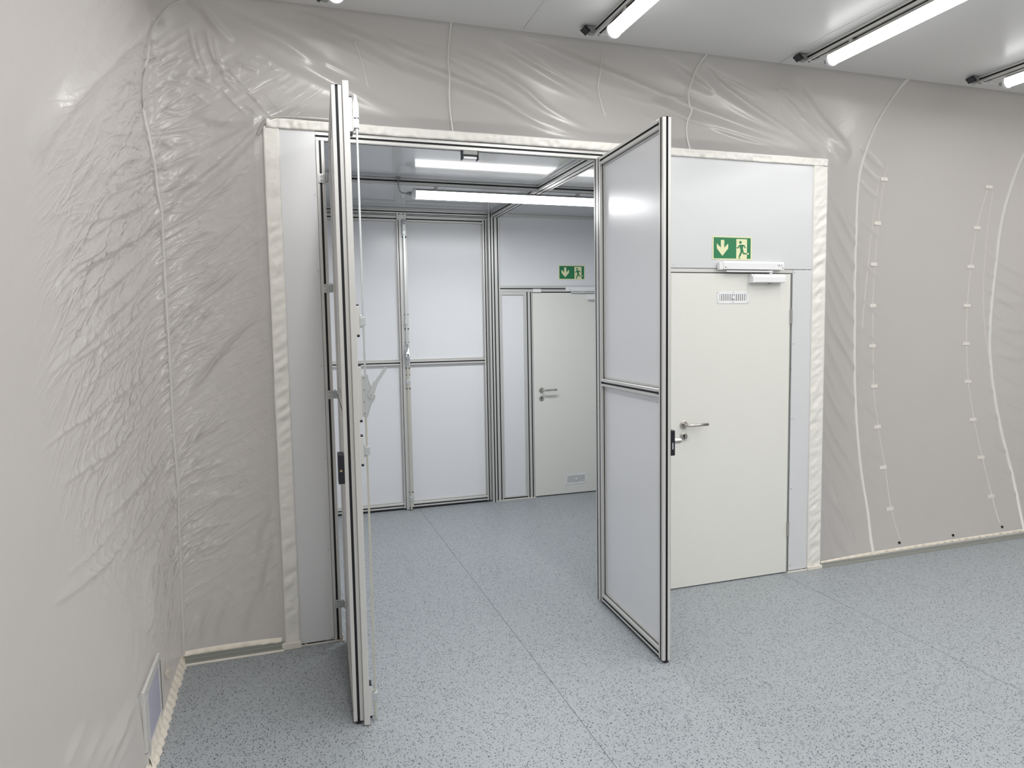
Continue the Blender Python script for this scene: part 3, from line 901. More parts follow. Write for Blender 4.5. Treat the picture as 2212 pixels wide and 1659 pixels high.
SEAMS = {"corner":[[-0.059,0.043],[0.007,0.591],[0.005,1.209],[-0.005,1.692],[0.004,2.28],[-0.04,2.615],[-0.096,2.823],[-0.117,3.088],[0.048,3.322],[0.118,3.402],[0.18,3.441]],"a":[[1.554,3.486],[1.546,3.306],[1.547,3.179],[1.548,2.882]],"b":[[2.515,3.439],[2.493,3.318],[2.5,3.21],[2.539,3.063]],"c":[[3.224,3.485],[3.159,3.363],[3.12,3.176],[3.138,3.133],[3.109,3.007],[3.103,2.885]],"d":[[4.888,3.485],[4.802,3.317],[4.717,3.141],[4.647,2.928],[4.632,2.765],[4.661,2.436],[4.686,2.097],[4.71,1.749],[4.714,1.219],[4.732,0.619],[4.751,0.307],[4.714,0.019]],"e":[[6.333,3.107],[6.301,2.914],[6.27,2.606],[6.281,2.193],[6.273,1.806],[6.271,1.532],[6.302,1.139],[6.362,0.669],[6.383,0.401],[6.354,0.148],[6.298,0.019]],"f":[[1.018,3.336],[1.054,3.257],[1.087,3.109]],"g":[[3.858,3.422],[3.837,3.294],[3.851,3.19]],"c1":[[4.927,2.952],[4.918,2.721],[4.918,2.512],[4.928,2.204],[4.93,1.889],[4.947,1.577],[4.946,1.262],[4.973,0.943],[5.006,0.626],[5.002,0.316],[5.02,0.094]],"c2":[[4.862,2.849],[4.854,2.515],[4.847,2.24],[4.831,1.96],[4.811,1.712]],"c3":[[6.04,2.813],[6.005,2.516],[5.999,2.265],[5.997,1.924],[6.004,1.57],[6.016,1.252],[6.047,0.935],[6.082,0.62],[6.099,0.307],[6.089,0.104]],"c4":[[6.107,2.798],[6.123,2.564],[6.146,2.267],[6.173,1.962],[6.216,1.651],[6.27,1.415]],"dots":[[4.913,2.83],[4.908,2.511],[4.912,2.204],[4.93,1.889],[4.936,1.577],[4.951,1.262],[4.963,0.944],[4.98,0.629],[4.988,0.317],[6.048,2.835],[6.005,2.516],[5.993,2.205],[5.99,1.886],[5.994,1.57],[6.006,1.253],[6.031,0.935],[6.062,0.622],[6.084,0.309]],"knobs":[[4.996,0.074],[5.55,0.069],[6.091,0.077]]}
# ------------------------------------------------------------------ floor
fl = empty('floor', (0, 0, 0), kind='structure')
box('subfloor', (-3.2, -7.0, -.04), (8.2, 4.4, -.004), 'dark', fl)
xs = [-2.95, -.88, 1.19, 3.26, 5.33, 7.4]
for i in range(len(xs) - 1):
    bm = bmesh.new()
    g = .0018
    bx(bm, (xs[i] + g, -6.9, -.004), (xs[i + 1] - g, 4.3, 0.0))
    obj('floor_sheet', bm, 'floor', fl)
    if i: box('weld_bead', (xs[i] - g, -6.9, -.004), (xs[i] + g, 4.3, -.0006), 'bead_grey', fl)

# ------------------------------------------------------------------ front tent wall and left tent wall (cloth)
wf = empty('wall_front', (0, 0, 0), kind='structure')
wl = empty('wall_left', (0, 0, 0), kind='structure')
zv = np.concatenate([np.arange(.030, 2.86, .0062), np.arange(2.862, ZC - .002, .0055), [ZC]])
sf = np.concatenate([np.arange(0, .60, .0048), np.arange(.60, 4.10, .0100), np.arange(4.10, 4.75, .007), np.arange(4.75, 8.0, .018)])
keepf = lambda s, z: ~((XL + s > PX0 + .03) & (XL + s < PX1 - .03) & (z < PZ - .02))
fo = grid_mesh('fabric', sf, zv, wf, 'fabric', keepf)
CL['fabric_f'] = H_CACHE['fabric']
slv = np.concatenate([np.arange(-6.6, -2.0, .04), np.arange(-2.0, -1.1, .012), np.arange(-1.1, -.0001, .0062), [0.0]])
keepl = lambda s, z: ~((s > -.975) & (s < -.665) & (z < .325))
grid_mesh('fabric', slv, zv, wl, 'fabric', keepl)
CL['fabric_l'] = H_CACHE['fabric.001'] if 'fabric.001' in H_CACHE else H_CACHE['fabric']

def seam_obj(pts, w, th, parent, mt='seam', lift=.002, name='seam'):
    q = smooth_path(pts, 8)
    bm = bmesh.new()
    P = [cloth_pt(a, b, lift) for a, b in q]
    # light smoothing so the weld does not jitter
    for _ in range(3):
        P = [P[0]] + [(P[i - 1] + P[i] * 2 + P[i + 1]) / 4 for i in range(1, len(P) - 1)] + [P[-1]]
    rings = []
    for i, p in enumerate(P):
        t = (P[min(i + 1, len(P) - 1)] - P[max(i - 1, 0)]).normalized()
        n = Vector((0, -1, 0)) if q[i][0] > .05 else (Vector((1, 0, 0)) if q[i][0] < -.05 else Vector((.7, -.7, 0)))
        sd = t.cross(n).normalized()
        n = sd.cross(t).normalized()
        if n.y > 0 or n.x < -.5: n = -n
        rings.append([bm.verts.new(p + sd * w / 2 - n * .003), bm.verts.new(p + sd * w * .35 + n * th), bm.verts.new(p - sd * w * .35 + n * th), bm.verts.new(p - sd * w / 2 - n * .003)])
    for a, b in zip(rings, rings[1:]):
        for k in range(3): bm.faces.new([a[k], a[k + 1], b[k + 1], b[k]])
    return obj(name, bm, mt, parent, smooth=True)

corner = [(.0, .045)] + [p for p in SEAMS['corner'][1:]]
seam_obj(corner, .0105, .006, wl, lift=.005)
seam_obj(SEAMS['a'], .009, .003, wf, lift=.0048); seam_obj(SEAMS['b'], .006, .002, wf, lift=.0048); seam_obj(SEAMS['c'], .009, .003, wf, lift=.0048)
seam_obj(SEAMS['f'], .006, .002, wf); seam_obj(SEAMS['g'], .005, .002, wf)
seam_obj(SEAMS['d'], .024, .006, wf); seam_obj(SEAMS['e'], .030, .007, wf)
for k in ('c1', 'c2', 'c3', 'c4'): seam_obj(SEAMS[k], .0035, .0012, wf, 'patch', name='cord')
for s, z in SEAMS['dots']:
    bm = bmesh.new()
    p = cloth_pt(s, z, .004)
    q = cloth_pt(s + .04, z, .004) - cloth_pt(s - .04, z, .004)
    q.normalize()
    n = Vector((-q.y, q.x, 0)); n = n if n.y < 0 else -n
    vs_ = []
    for (a, b) in ((-.037, -.013), (.037, -.013), (.037, .013), (-.037, .013)):
        vs_.append((p + q * a + Vector((0, 0, b))))
    va = [bm.verts.new(v - n * .006) for v in vs_]; vb = [bm.verts.new(v + n * .002) for v in vs_]
    bm.faces.new(vb)
    for k in range(4): bm.faces.new([va[k], va[(k + 1) % 4], vb[(k + 1) % 4], vb[k]])
    obj('patch', bm, 'patch', wf)
for s, z in SEAMS['knobs']:
    bm = bmesh.new()
    p = cloth_pt(s, z, 0)
    cyl(bm, p, p + Vector((0, -.008, 0)), .010, 12, 0); cyl(bm, p + Vector((0, -.008, 0)), p + Vector((0, -.011, 0)), .006, 8, 0)
    obj('screw', bm, 'dark', wf)

# crumpled white hem bands round the rigid front
def band(x0, x1, z0, z1, horiz, seed, y=-.006):
    bm = bmesh.new()
    nx, nz = max(4, int((x1 - x0) / .009)), max(4, int((z1 - z0) / .009))
    g = []
    for j in range(nz + 1):
        row = []
        for i in range(nx + 1):
            u, v = i / nx, j / nz
            x, z = x0 + (x1 - x0) * u, z0 + (z1 - z0) * v
            # slanting little puckers
            a = (x * 1.0 + z * .55) if not horiz else (x + z * 2.5)
            b = (z - x * .8) if not horiz else (x * .9 - z)
            if horiz: n = noise.noise(Vector((x * 34, z * 14 + seed, seed)))
            else: n = noise.noise(Vector((x * 12 + seed, (z - x * .6) * 26, seed))) * (.6 + .8 * noise.noise(Vector((seed, z * 2, 3.0))))
            n2 = noise.noise(Vector((x * 70, z * 70, seed)))
            across = v if horiz else u
            ed = math.sin(math.pi * min(max(across, 0), 1))
            wav = .0022 * noise.noise(Vector((x * 9, z * 9, seed + 5)))
            yy = y - (.0120 * n + .0022 * n2) * (.25 + ed)
            row.append(bm.verts.new((x + (wav if not horiz and (i in (0, nx)) else 0), min(yy, -.0015), z + (wav if horiz and j in (0, nz) else 0))))
        g.append(row)
    for j in range(nz):
        for i in range(nx):
            bm.faces.new([g[j][i], g[j][i + 1], g[j + 1][i + 1], g[j + 1][i]])
    # turned edge so the cloth has thickness
    rim = g[0] + [r[-1] for r in g[1:]] + g[-1][::-1][1:] + [r[0] for r in g[::-1][1:-1]]
    back = [bm.verts.new((v.co.x, .0, v.co.z)) for v in rim]
    for k in range(len(rim)):
        bm.faces.new([rim[k], back[k], back[(k + 1) % len(rim)], rim[(k + 1) % len(rim)]])
    return obj('hem_band', bm, 'fabric_band', wf, smooth=True)
band(-.066, .014, .03, 2.862, False, 1.3)
band(-.050, 3.60, 2.834, 2.884, True, 4.4, y=-.0095)
band(3.486, 3.602, .02, 2.833, False, 8.1)
# raised roll of cloth over the top band, left end
seam_obj([(.50, 2.80), (.535, 2.86), (.60, 2.893), (.75, 2.90), (.86, 2.90), (.94, 2.898)], .022, .010, wf, 'fabric', lift=.002, name='roll')

# cream hem and rail at the foot
def hem(name, s0, s1, z0, z1, parent, amp=.006, f=26, out=.012):
    bm = bmesh.new()
    n = int((s1 - s0) / .007)
    lo, mid, hi = [], [], []
    for i in range(n + 1):
        s = s0 + (s1 - s0) * i / n
        w = math.sin(s * f * 2) * .6 + noise.noise(Vector((s * 11, 2, 5)))
        p1 = surf(s, max(z1, .0), 0.002); p0 = surf(s, max(z1, 0), out + amp * w * 1.0)
        hi.append(bm.verts.new((p1[0], p1[1], z1 + .004)))
        mid.append(bm.verts.new((p0[0], p0[1], (z0 + z1) / 2 + .002)))
        lo.append(bm.verts.new((p0[0] + (.004 if s < 0 else 0), p0[1], max(z0 + amp * .8 * w, .001))))
    for i in range(n):
        bm.faces.new([lo[i], lo[i + 1], mid[i + 1], mid[i]])
        bm.faces.new([mid[i], mid[i + 1], hi[i + 1], hi[i]])
    return obj(name, bm, 'hem', parent, smooth=True)
hem('hem', .0, .505, .034, .062, wf, amp=.006, f=48, out=.016)
hem('hem', 4.20, 8.0, .022, .040, wf, amp=.004, f=42, out=.008)
hem('hem', -6.4, -.002, .0, .050, wl, amp=.008, f=48, out=.022)
hem('hem', -.985, -.655, .0, .098, wl, amp=.006, f=44, out=.014)
bm = bmesh.new()
prism(bm, [(-.004, .0), (-.004, .045), (-.012, .045), (-.013, .030), (-.017, .028), (-.018, .015), (-.028, .012), (-.030, .0)], 'x', XL + .005, -.075)
obj('base_rail', bm, 'rail', wf)
bm = bmesh.new()
prism(bm, [(-.004, .0), (-.004, .035), (-.012, .034), (-.014, .014), (-.020, .012), (-.022, .0)], 'x', 3.602, 7.38)
obj('base_rail', bm, 'rail', wf)
bm = bmesh.new()
prism(bm, [(-.030, .0), (-.040, .001), (-.040, .006), (-.030, .010)], 'x', XL + .01, -.075)
obj('sill_strip', bm, 'sill', wf)
box('band_foot', (-.085, -.026, .0), (.018, -.004, .036), 'sill', wf, .003)
box('band_foot', (3.480, -.024, .0), (3.605, -.004, .026), 'sill', wf, .003)
box('sill_strip', (.018, -.010, .0), (.245, -.002, .006), 'sill', wf, .001)
box('sill_strip', (3.312, -.014, .0), (4.10, -.004, .009), 'sill', wf, .001)
bm = bmesh.new()
bx(bm, (.243, -.030, .0), (.250, .045, .004)); bx(bm, (.243, -.012, .0), (.2465, .03, .032)); bx(bm, (.236, -.030, .0), (.250, -.024, .004))
obj('sill_strip', bm, 'sill', wf)

# ---- rigid front: cover panels, frame profiles
def panel(name, x0, x1, z0, z1, y0, y1, parent, mt='panel'):
    return box(name, (x0, y0, z0), (x1, y1, z1), mt, parent, .0012)
panel('cover_panel', .006, .197, .012, 2.84, 0.0, .006, wf)
panel('cover_panel', 1.903, 3.492, 2.131, 2.84, 0.0, .006, wf)
panel('cover_panel', 3.328, 3.492, .012, 2.127, 0.0, .006, wf)
panel('cover_panel', 1.903, 2.355, .012, 2.127, 0.0, .006, wf)
for z in (2.496, 2.089, 1.571, 1.055, .533, .022): screw(wf, .184, 0, z)
for z in (2.108, 1.62, 1.10, .60, .05): screw(wf, 3.340, 0, z, .0045)
screw(wf, 2.395, 0, 2.150, .005)
profobj('frame_post', wf, 'z', 0.0, 2.785, .198, 0.001, .243, .046)
profobj('frame_post', wf, 'z', 0.0, 2.785, 1.858, 0.001, 1.903, .046)
profobj('frame_header', wf, 'x', .198, 1.903, .001, 2.785, .046, 2.832, slots='udlr')
bm = bmesh.new()          # framework behind the panels
for x in (0.006, 2.31, 3.447): prof(bm, 'z', 0, 2.84, x, .0075, x + .045, .052)
prof(bm, 'x', 1.903, 3.49, .0075, 2.79, .052, 2.835)
obj('frame_post', bm, AL, wf)
box('backing', (-.05, .053, 2.835), (3.55, .075, 2.96), 'panel', wf)
box('backing', (-.05, .053, 0), (.197, .070, 2.835), 'panel', wf)
box('backing', (1.905, .053, 2.12), (3.49, .070, 2.835), 'panel', wf)
profobj('door_head', wf, 'x', 2.358, 3.326, .001, 2.104, .046, 2.128, slots='')
profobj('door_jamb', wf, 'z', 0, 2.104, 2.358, .004, 2.372, .049, slots='')
bm = bmesh.new(); prof(bm, 'z', 0, 2.104, 3.309, .006, 3.3245, .049, slots=''); obj('door_jamb', bm, ['rail', 'black'], wf)
box('door_gap_shade', (3.3247, .008, 0), (3.328, .02, 2.127), 'dark', wf); box('door_gap_shade', (2.365, .012, 2.088), (3.32, .03, 2.1035), 'dark', wf); box('door_gap_shade', (3.3055, .030, 0), (3.309, .04, 2.1), 'dark', wf)  # dark strips put in as the shade of the door gaps
# plastic catch under the header
ct = empty('door_catch', (1.06, .023, 2.785), label='small grey plastic door catch under the aluminium header of the open doorway', cat='door catch')
bm = bmesh.new()
bx(bm, (-.045, -.020, -.022), (.045, .020, 0), .002)
obj('catch_body', bm, 'greyplastic', ct)
bm = bmesh.new()
bx(bm, (-.049, -.024, -.050), (-.043, .020, 0), .001); bx(bm, (.043, -.024, -.050), (.049, .020, 0), .001); bx(bm, (-.043, -.018, -.030), (.043, .018, -.022), .001)
obj('catch_bracket', bm, 'blackplastic', ct)
box('catch_roller', (-.041, -.016, -.046), (.041, .012, -.032), 'whiteplastic', ct, .003)

# ------------------------------------------------------------------ swing leaves of the double doorway
LH0, LH1, T = .016, 2.782, .045
def leaf(name, W, sx, active, loc, rz):
    """leaf in its own frame: hinge line at x=0, width along sx*x, outer face y=0, inner face y=T"""
    t = empty(name, loc, rz, kind='structure')
    X = lambda a, b: (min(sx * a, sx * b), max(sx * a, sx * b))
    for a, b in ((0, .045), (W - .045, W)):
        x0, x1 = X(a, b)
        st = profobj('stile', t, 'z', LH0, LH1, x0, 0, x1, T)
        box('end_cap', (x0 + .001, .001, LH1), (x1 - .001, T - .001, LH1 + .003), 'blackplastic', st, .001)
    x0, x1 = X(.045, W - .045)
    for z0, z1 in ((LH0 + .004, LH0 + .049), (1.393, 1.438), (LH1 - .045, LH1)):
        r = profobj('rail', t, 'x', x0, x1, 0, z0, T, z1)
        bm = bmesh.new()
        for xx in (x0 + .010, x1 - .010):
            for yy, s in ((T, 1), (0, -1)):
                cyl(bm, (xx, yy - s * .004, (z0 + z1) / 2), (xx, yy + s * .0006, (z0 + z1) / 2), .0085, 10)
        obj('connector', bm, 'black', r)
    for z0, z1 in ((LH0 + .049, 1.393), (1.438, LH1 - .045)):
        box('panel', (x0, .009, z0), (x1, .015, z1), 'panel_leaf', t)
        bm = bmesh.new()       # glazing bead round the panel
        for (a, b, c, d) in ((x0, z0, x1, z0 + .014), (x0, z1 - .010, x1, z1), (x0, z0, x0 + .010, z1), (x1 - .010, z0, x1, z1)):
            bx(bm, (a, .015, b), (c, .024, d), .001)
            bx(bm, (a, .003, b), (c, .009, d), .001)
        obj('bead', bm, 'alu', t)
    box('floor_seal', (X(0, W)[0], .012, .004), (X(0, W)[1], .034, LH0), 'black', t)
    # hinges on the outer face
    # rim lock on the outer face
    xa, xb = X(W - .085, W - .004)
    bm = bmesh.new()
    bx(bm, (xa, -.027, 1.095), (xb, 0, 1.225), .003, 0)
    bx(bm, (xb - .001 if sx > 0 else xa - .001, -.020, 1.185), (xb + .001 if sx > 0 else xa + .001, -.008, 1.205), 0, 0)
    lock = obj('rim_lock', bm, 'blackplastic', t)
    e = xb if sx > 0 else xa
    d = 1 if sx > 0 else -1
    box('latch', (min(e, e + .003 * d), -.019, 1.150) if active else (min(e, e + .003 * d), -.016, 1.128), (max(e, e + .003 * d), -.010, 1.158) if active else (max(e, e + .003 * d), -.009, 1.162), 'brass' if active else 'zinc', lock)
    if active:
        # cover bar past the free edge
        st = profobj('cover_bar', t, 'z', LH0 - .010, LH1 + .012, W - .022, T, W + .026, T + .026, slots='')
        box('end_cap', (W - .021, T + .001, LH1 + .012), (W + .025, T + .025, LH1 + .015), 'blackplastic', st, .001)
        for z0, z1 in ((2.595, 2.735), (1.742, 1.866), (1.372, 1.606), (1.178, 1.298), (.03, .17)):
            bm = bmesh.new()
            bx(bm, (W - .045, T + .001, z0), (W + .0, T + .040, z1), .002)
            bl = obj('spacer_block', bm, 'alu', t)
            bm = bmesh.new()
            bx(bm, (W - .044, T + .002, z0 - .010), (W - .001, T + .039, z0), .001); bx(bm, (W - .044, T + .002, z1), (W - .001, T + .039, z1 + .006), .001)
            obj('end_cap', bm, 'blackplastic', bl)
        bm = bmesh.new(); bx(bm, (W - .026, T + .053, 1.56), (W - .008, T + .061, 2.67), .001); obj('lock_rod', bm, 'zinc', t)
        bm = bmesh.new(); bx(bm, (W - .026, T + .050, .010), (W - .008, T + .058, 1.39), .001); obj('lock_rod', bm, 'rod', t)
        bm = bmesh.new()
        prism(bm, [(T + .042, 2.655), (T + .066, 2.655), (T + .066, 2.70), (T + .058, 2.745), (T + .050, 2.752), (T + .046, 2.72), (T + .042, 2.70)], 'x', W - .030, W - .004)
        obj('rod_hook', bm, 'zinc', t)
        for zc in (2.63, 1.80, 1.235, .115):
            bm = bmesh.new()
            bx(bm, (W - .034, T + .040, zc - .030), (W + .0, T + .044, zc + .030), .001)
            bx(bm, (W - .032, T + .044, zc - .018), (W - .002, T + .066, zc + .018), .001)
            for dz in (-.024, .024): cyl(bm, (W - .017, T + .044, zc + dz), (W - .017, T + .050, zc + dz), .004, 8)
            obj('rod_guide', bm, 'zinc', t)
        # lever gear: S-shaped side plates
        def s_curve():
            P = [(T + .052, 1.568), (T + .064, 1.568)]
            for k in range(9):
                u = k / 8; P.append((T + .064 + .020 * (u ** 1.5), 1.568 - .065 * u))
            for k in range(13):
                u = k / 12; a = math.pi * u
                P.append((T + .084 + .012 * math.sin(a) - .004 * u, 1.500 - .055 * u))
            for k in range(1, 10):
                u = k / 9; P.append((T + .080 - .020 * (u ** .75), 1.445 - .060 * u))
            P += [(T + .052, 1.385)]
            return P
        bm = bmesh.new()
        prism(bm, s_curve(), 'x', W - .030, W - .026); prism(bm, s_curve(), 'x', W - .008, W - .004)
        bx(bm, (W - .030, T + .040, 1.385), (W - .004, T + .052, 1.568), .001)
        gear = obj('lever_case', bm, 'zinc', t)
        bm = bmesh.new()
        S_ = s_curve()[2:-1]
        ring = []
        for (u, v) in S_:
            ring.append([bm.verts.new((W - .032, u, v)), bm.verts.new((W - .002, u, v)), bm.verts.new((W - .002, u + .003, v - .001)), bm.verts.new((W - .032, u + .003, v - .001))])
        for i, (a, b) in enumerate(zip(ring, ring[1:])):
            if 8 < i < 14: continue
            for k in range(4): bm.faces.new([a[k], a[(k + 1) % 4], b[(k + 1) % 4], b[k]])
        obj('rolled_edge', bm, 'zinc', gear)
        bm = bmesh.new()
        for k in range(4): cyl(bm, (W - .003, T + .050, 1.40 + k * .052), (W + .0005, T + .050, 1.40 + k * .052), .0035, 8)
        obj('rivet', bm, 'steel', gear)
        # hand lever
        def strip(bm, a, b, w0, w1, xa, xb, mi=0):
            a, b = Vector(a), Vector(b); dd = (b - a).normalized(); nn = Vector((-dd.y, dd.x))
            prism(bm, [tuple(a + nn * w0), tuple(b + nn * w1), tuple(b - nn * w1), tuple(a - nn * w0)], 'x', xa, xb, mi)
        bm = bmesh.new()
        piv = (T + .078, 1.478)
        strip(bm, piv, (T + .100, 1.536), .012, .010, W - .003, W + .003)
        strip(bm, (T + .098, 1.528), (T + .148, 1.598), .0075, .0065, W - .012, W + .001)
        cyl(bm, (W - .003, piv[0], piv[1]), (W + .0032, piv[0], piv[1]), .0135, 20)
        cyl(bm, (W + .003, piv[0], piv[1]), (W + .0055, piv[0], piv[1]), .006, 14)
        lv = obj('hand_lever', bm, 'zinc', t)
        bm = bmesh.new(); cyl(bm, (W + .0055, piv[0], piv[1]), (W + .0058, piv[0], piv[1]), .002, 8); obj('pivot_pin', bm, 'dark', lv)
    else:
        # cylinder with key beside the rim lock
        xc = sx * (W - .040)
        bm = bmesh.new()
        bx(bm, (xc - .018, -.037, 1.128), (xc + .018, -.027, 1.196), .004)
        cyl(bm, (xc, -.037, 1.165), (xc, -.072, 1.165), .015, 20)
        cyl(bm, (xc, -.072, 1.165), (xc, -.078, 1.165), .011, 20)
        cl = obj('lock_cylinder', bm, 'steel', t)
        bm = bmesh.new()
        bx(bm, (xc - .004, -.108, 1.1635), (xc + .004, -.078, 1.1655)); cyl(bm, (xc, -.113, 1.1635), (xc, -.113, 1.1655), .011, 16)
        obj('key', bm, 'zinc', cl)
    return t

def hinges(parent, zs, x0, x1):
    """flat plates with a barrel between them, in world coordinates in front of the frame post"""
    for z in zs:
        h = empty('hinge', (0, 0, 0)); h.parent = parent
        bm = bmesh.new()
        bx(bm, (x0, -.005, z - .024), (x0 + .030, .0, z + .024), .0015)
        obj('hinge_plate', bm, 'zinc', h)
        bm = bmesh.new()
        for dz in (-.010, .012): 
            cyl(bm, (x0 + .018, -.005, z + dz), (x0 + .018, -.010, z + dz), .006, 6)
            bx(bm, (x0 + .004, -.0054, z + dz - .002), (x0 + .014, -.0050, z + dz + .002))
        obj('bolt', bm, 'steel', h)
        bm = bmesh.new()
        for k in range(4):
            cyl(bm, (x0 + .036, -.010, z - .022 + k * .0115), (x0 + .036, -.010, z - .013 + k * .0115), .0055, 12)
            cyl(bm, (x1 - .006, -.014, z - .022 + k * .0115), (x1 - .006, -.014, z - .013 + k * .0115), .0055, 12)
        cyl(bm, ((x0 + .036 + x1 - .006) / 2, -.015, z - .018), ((x0 + .036 + x1 - .006) / 2, -.015, z + .029), .0048, 12)
        bx(bm, (x0 + .030, -.006, z - .022), (x1 - .002, -.002, z + .022), .001)
        obj('hinge_barrel', bm, 'zinc', h)
        bm = bmesh.new()
        bx(bm, (x1 - .0085, -.030, z - .023), (x1 - .0045, -.004, z + .023), .001)
        obj('hinge_plate', bm, 'zinc', h)

WL = .872
LA = math.radians(-92.6)
d1 = leaf('door_1', WL, 1, True, (.262, -.030, 0), LA)
tag(d1, 'left leaf of the open aluminium framed double door, seen edge-on with lock rods and a hand lever', 'door')
hinges(wf, (2.585, 1.994, 1.409, .215), .205, .266)
RA = math.radians(86.7)
d2 = leaf('door_2', WL - .006, -1, False, (1.898, -.013, 0), RA)
tag(d2, 'right leaf of the open aluminium framed double door, white panels facing left', 'door')
# small white clip on top of the right leaf
box('clip', (-.805, .016, LH1), (-.765, .034, LH1 + .010), 'whiteplastic', d2, .003)

# ------------------------------------------------------------------ white escape doors
def rosette(parent, x, y, z, lever=True, mt='steel'):
    h = empty('handle' if lever else 'key_rosette', (x, y, z)); h.parent = parent
    bm = bmesh.new()
    cyl(bm, (0, 0, 0), (0, -.008, 0), .0265, 28); cyl(bm, (0, -.008, 0), (0, -.0095, 0), .0265, 28, 0, .022)
    obj('rosette', bm, mt, h)
    if lever:
        bm = bmesh.new()
        tube(bm, [(0, -.008, 0), (0, -.040, 0), (.003, -.052, 0), (.014, -.058, 0), (.06, -.058, .0), (.150, -.058, .001)], .0098, 14)
        obj('lever', bm, mt, h)
    else:
        bm = bmesh.new()
        cyl(bm, (0, -.0092, .006), (0, -.0100, .006), .0075, 16); bx(bm, (-.0035, -.0100, -.014), (.0035, -.0092, .006))
        obj('keyhole', bm, 'dark', h)
    return h

def vent_grille(parent, x0, x1, z0, z1, y):
    bm = bmesh.new()
    bx(bm, (x0, y - .003, z0), (x1, y - .001, z0 + .018), .0008); bx(bm, (x0, y - .003, z1 - .018), (x1, y - .001, z1), .0008)
    bx(bm, (x0, y - .003, z0 + .018), (x0 + .018, y - .001, z1 - .018)); bx(bm, (x1 - .018, y - .003, z0 + .018), (x1, y - .001, z1 - .018))
    g = obj('vent_grille', bm, 'whiteplastic', parent)
    box('vent_back', (x0 + .01, y - .001, z0 + .01), (x1 - .01, y - .0002, z1 - .01), 'ink', g)
    n = 13
    for k in range(n):
        xx = x0 + .018 + (x1 - x0 - .036) * (k + .5) / n
        box('slat', (xx - .0048, y - .0032, z0 + .018), (xx + .0048, y - .0012, z1 - .018), 'whiteplastic', g)
    xm, zm = (x0 + x1) / 2, (z0 + z1) / 2
    bm = bmesh.new(); cyl(bm, (xm, y - .003, zm), (xm, y - .009, zm), .010, 16); obj('vent_knob', bm, 'whiteplastic', g)
    bm = bmesh.new()
    for xx in (x0 + .008, xm, x1 - .008):
        for zz in (z0 + .008, z1 - .008): cyl(bm, (xx, y - .003, zz), (xx, y - .0036, zz), .0028, 8)
    obj('vent_screw', bm, 'ink', g)

def closer(parent, xr0, xr1, zr0, zr1, xb0, xb1, zb0, zb1, y, lettering=True):
    bm = bmesh.new()
    prism(bm, [(y, zr0), (y, zr1), (y - .022, zr1), (y - .030, zr1 - .008), (y - .032, zr1 - .012), (y - .032, zr0), ], 'x', xr0 + .03, xr1)
    rail_ = obj('closer_rail', bm, 'whiteplastic', parent)
    box('rail_end', (xr0, y - .030, zr0 - .004), (xr0 + .030, y, zr0 + .046), 'whiteplastic', rail_, .004)
    bm = bmesh.new()
    cyl(bm, (xr0 + .045, y - .032, zr0 + .012), (xr0 + .045, y - .0335, zr0 + .012), .004, 10); cyl(bm, (xr1 - .012, y - .032, zr0 + .012), (xr1 - .012, y - .0335, zr0 + .012), .004, 10)
    obj('rail_screw', bm, 'ink', rail_)
    bm = bmesh.new()
    prism(bm, [(y, zb0), (y, zb1), (y - .030, zb1), (y - .046, zb1 - .010), (y - .050, zb1 - .022), (y - .050, zb0 + .004), (y - .046, zb0)], 'x', xb0 + .012, xb1)
    body = obj('closer_body', bm, 'whiteplastic', parent)
    bm = bmesh.new()
    prism(bm, [(y, zb0), (y, zb1), (y - .028, zb1), (y - .050, zb1 - .024), (y - .050, zb0)], 'x', xb0, xb0 + .012)
    cap = obj('closer_end_cap', bm, 'whiteplastic', body)
    xm = xb0 + (xb1 - xb0) * .60
    bm = bmesh.new(); cyl(bm, (xm, y - .026, zb0), (xm, y - .026, zb0 - .006), .016, 20); obj('valve_cap', bm, 'greyplastic', body)
    bm = bmesh.new()
    cyl(bm, (xm, y - .026, zb1), (xm, y - .026, zb1 + .022), .011, 16)
    a, b = Vector((xm + .004, y - .032)), Vector((xr0 + .055, y - .022)); dd = (b - a).normalized(); nn = Vector((-dd.y, dd.x)) * .010
    prism(bm, [tuple(a + nn), tuple(b + nn), tuple(b - nn), tuple(a - nn)], 'z', zb1 + .012, zb1 + .020)
    obj('closer_arm', bm, 'whiteplastic', parent)
    if lettering:
        cu = bpy.data.curves.new('lettering', 'FONT'); cu.body = '16'; cu.size = .024; cu.extrude = .0002
        t = bpy.data.objects.new('lettering', cu); link(t, rail_)
        t.location = (xr1 - .056, y - .0322, zr0 + .020)
        t.rotation_euler = (math.radians(90), 0, 0); cu.materials.append(M['ink'])
        bm = bmesh.new(); cyl(bm, (xr1 - .020, y - .032, zr0 + .028), (xr1 - .020, y - .0335, zr0 + .028), .0035, 10); obj('rail_screw', bm, 'ink', rail_)

d3 = empty('door_3', (2.375, -.004, 0), kind='structure', label='white escape door with lever handle beside the open double doorway', cat='door')
W3 = 3.305 - 2.375
box('leaf', (0, 0, .008), (W3, .040, 2.098), 'door', d3, .002)
rosette(d3, .094, 0, 1.108); rosette(d3, .094, 0, 1.029, False)
vent_grille(d3, .345, .592, 1.900, 1.980, 0)
closer(d3, .343, .850, 2.124, 2.176, .590, .850, 2.036, 2.094, 0)
bm = bmesh.new()
cyl(bm, (W3 + .006, -.006, 1.76), (W3 + .006, -.006, 1.86), .008, 12); cyl(bm, (W3 + .006, -.006, .27), (W3 + .006, -.006, .37), .008, 12)
obj('hinge', bm, 'steel', d3)
box('gap_shade', (-.010, .010, .01), (-.001, .03, 2.10), 'black', d3)  # black strip standing in for the shade in the latch-side gap

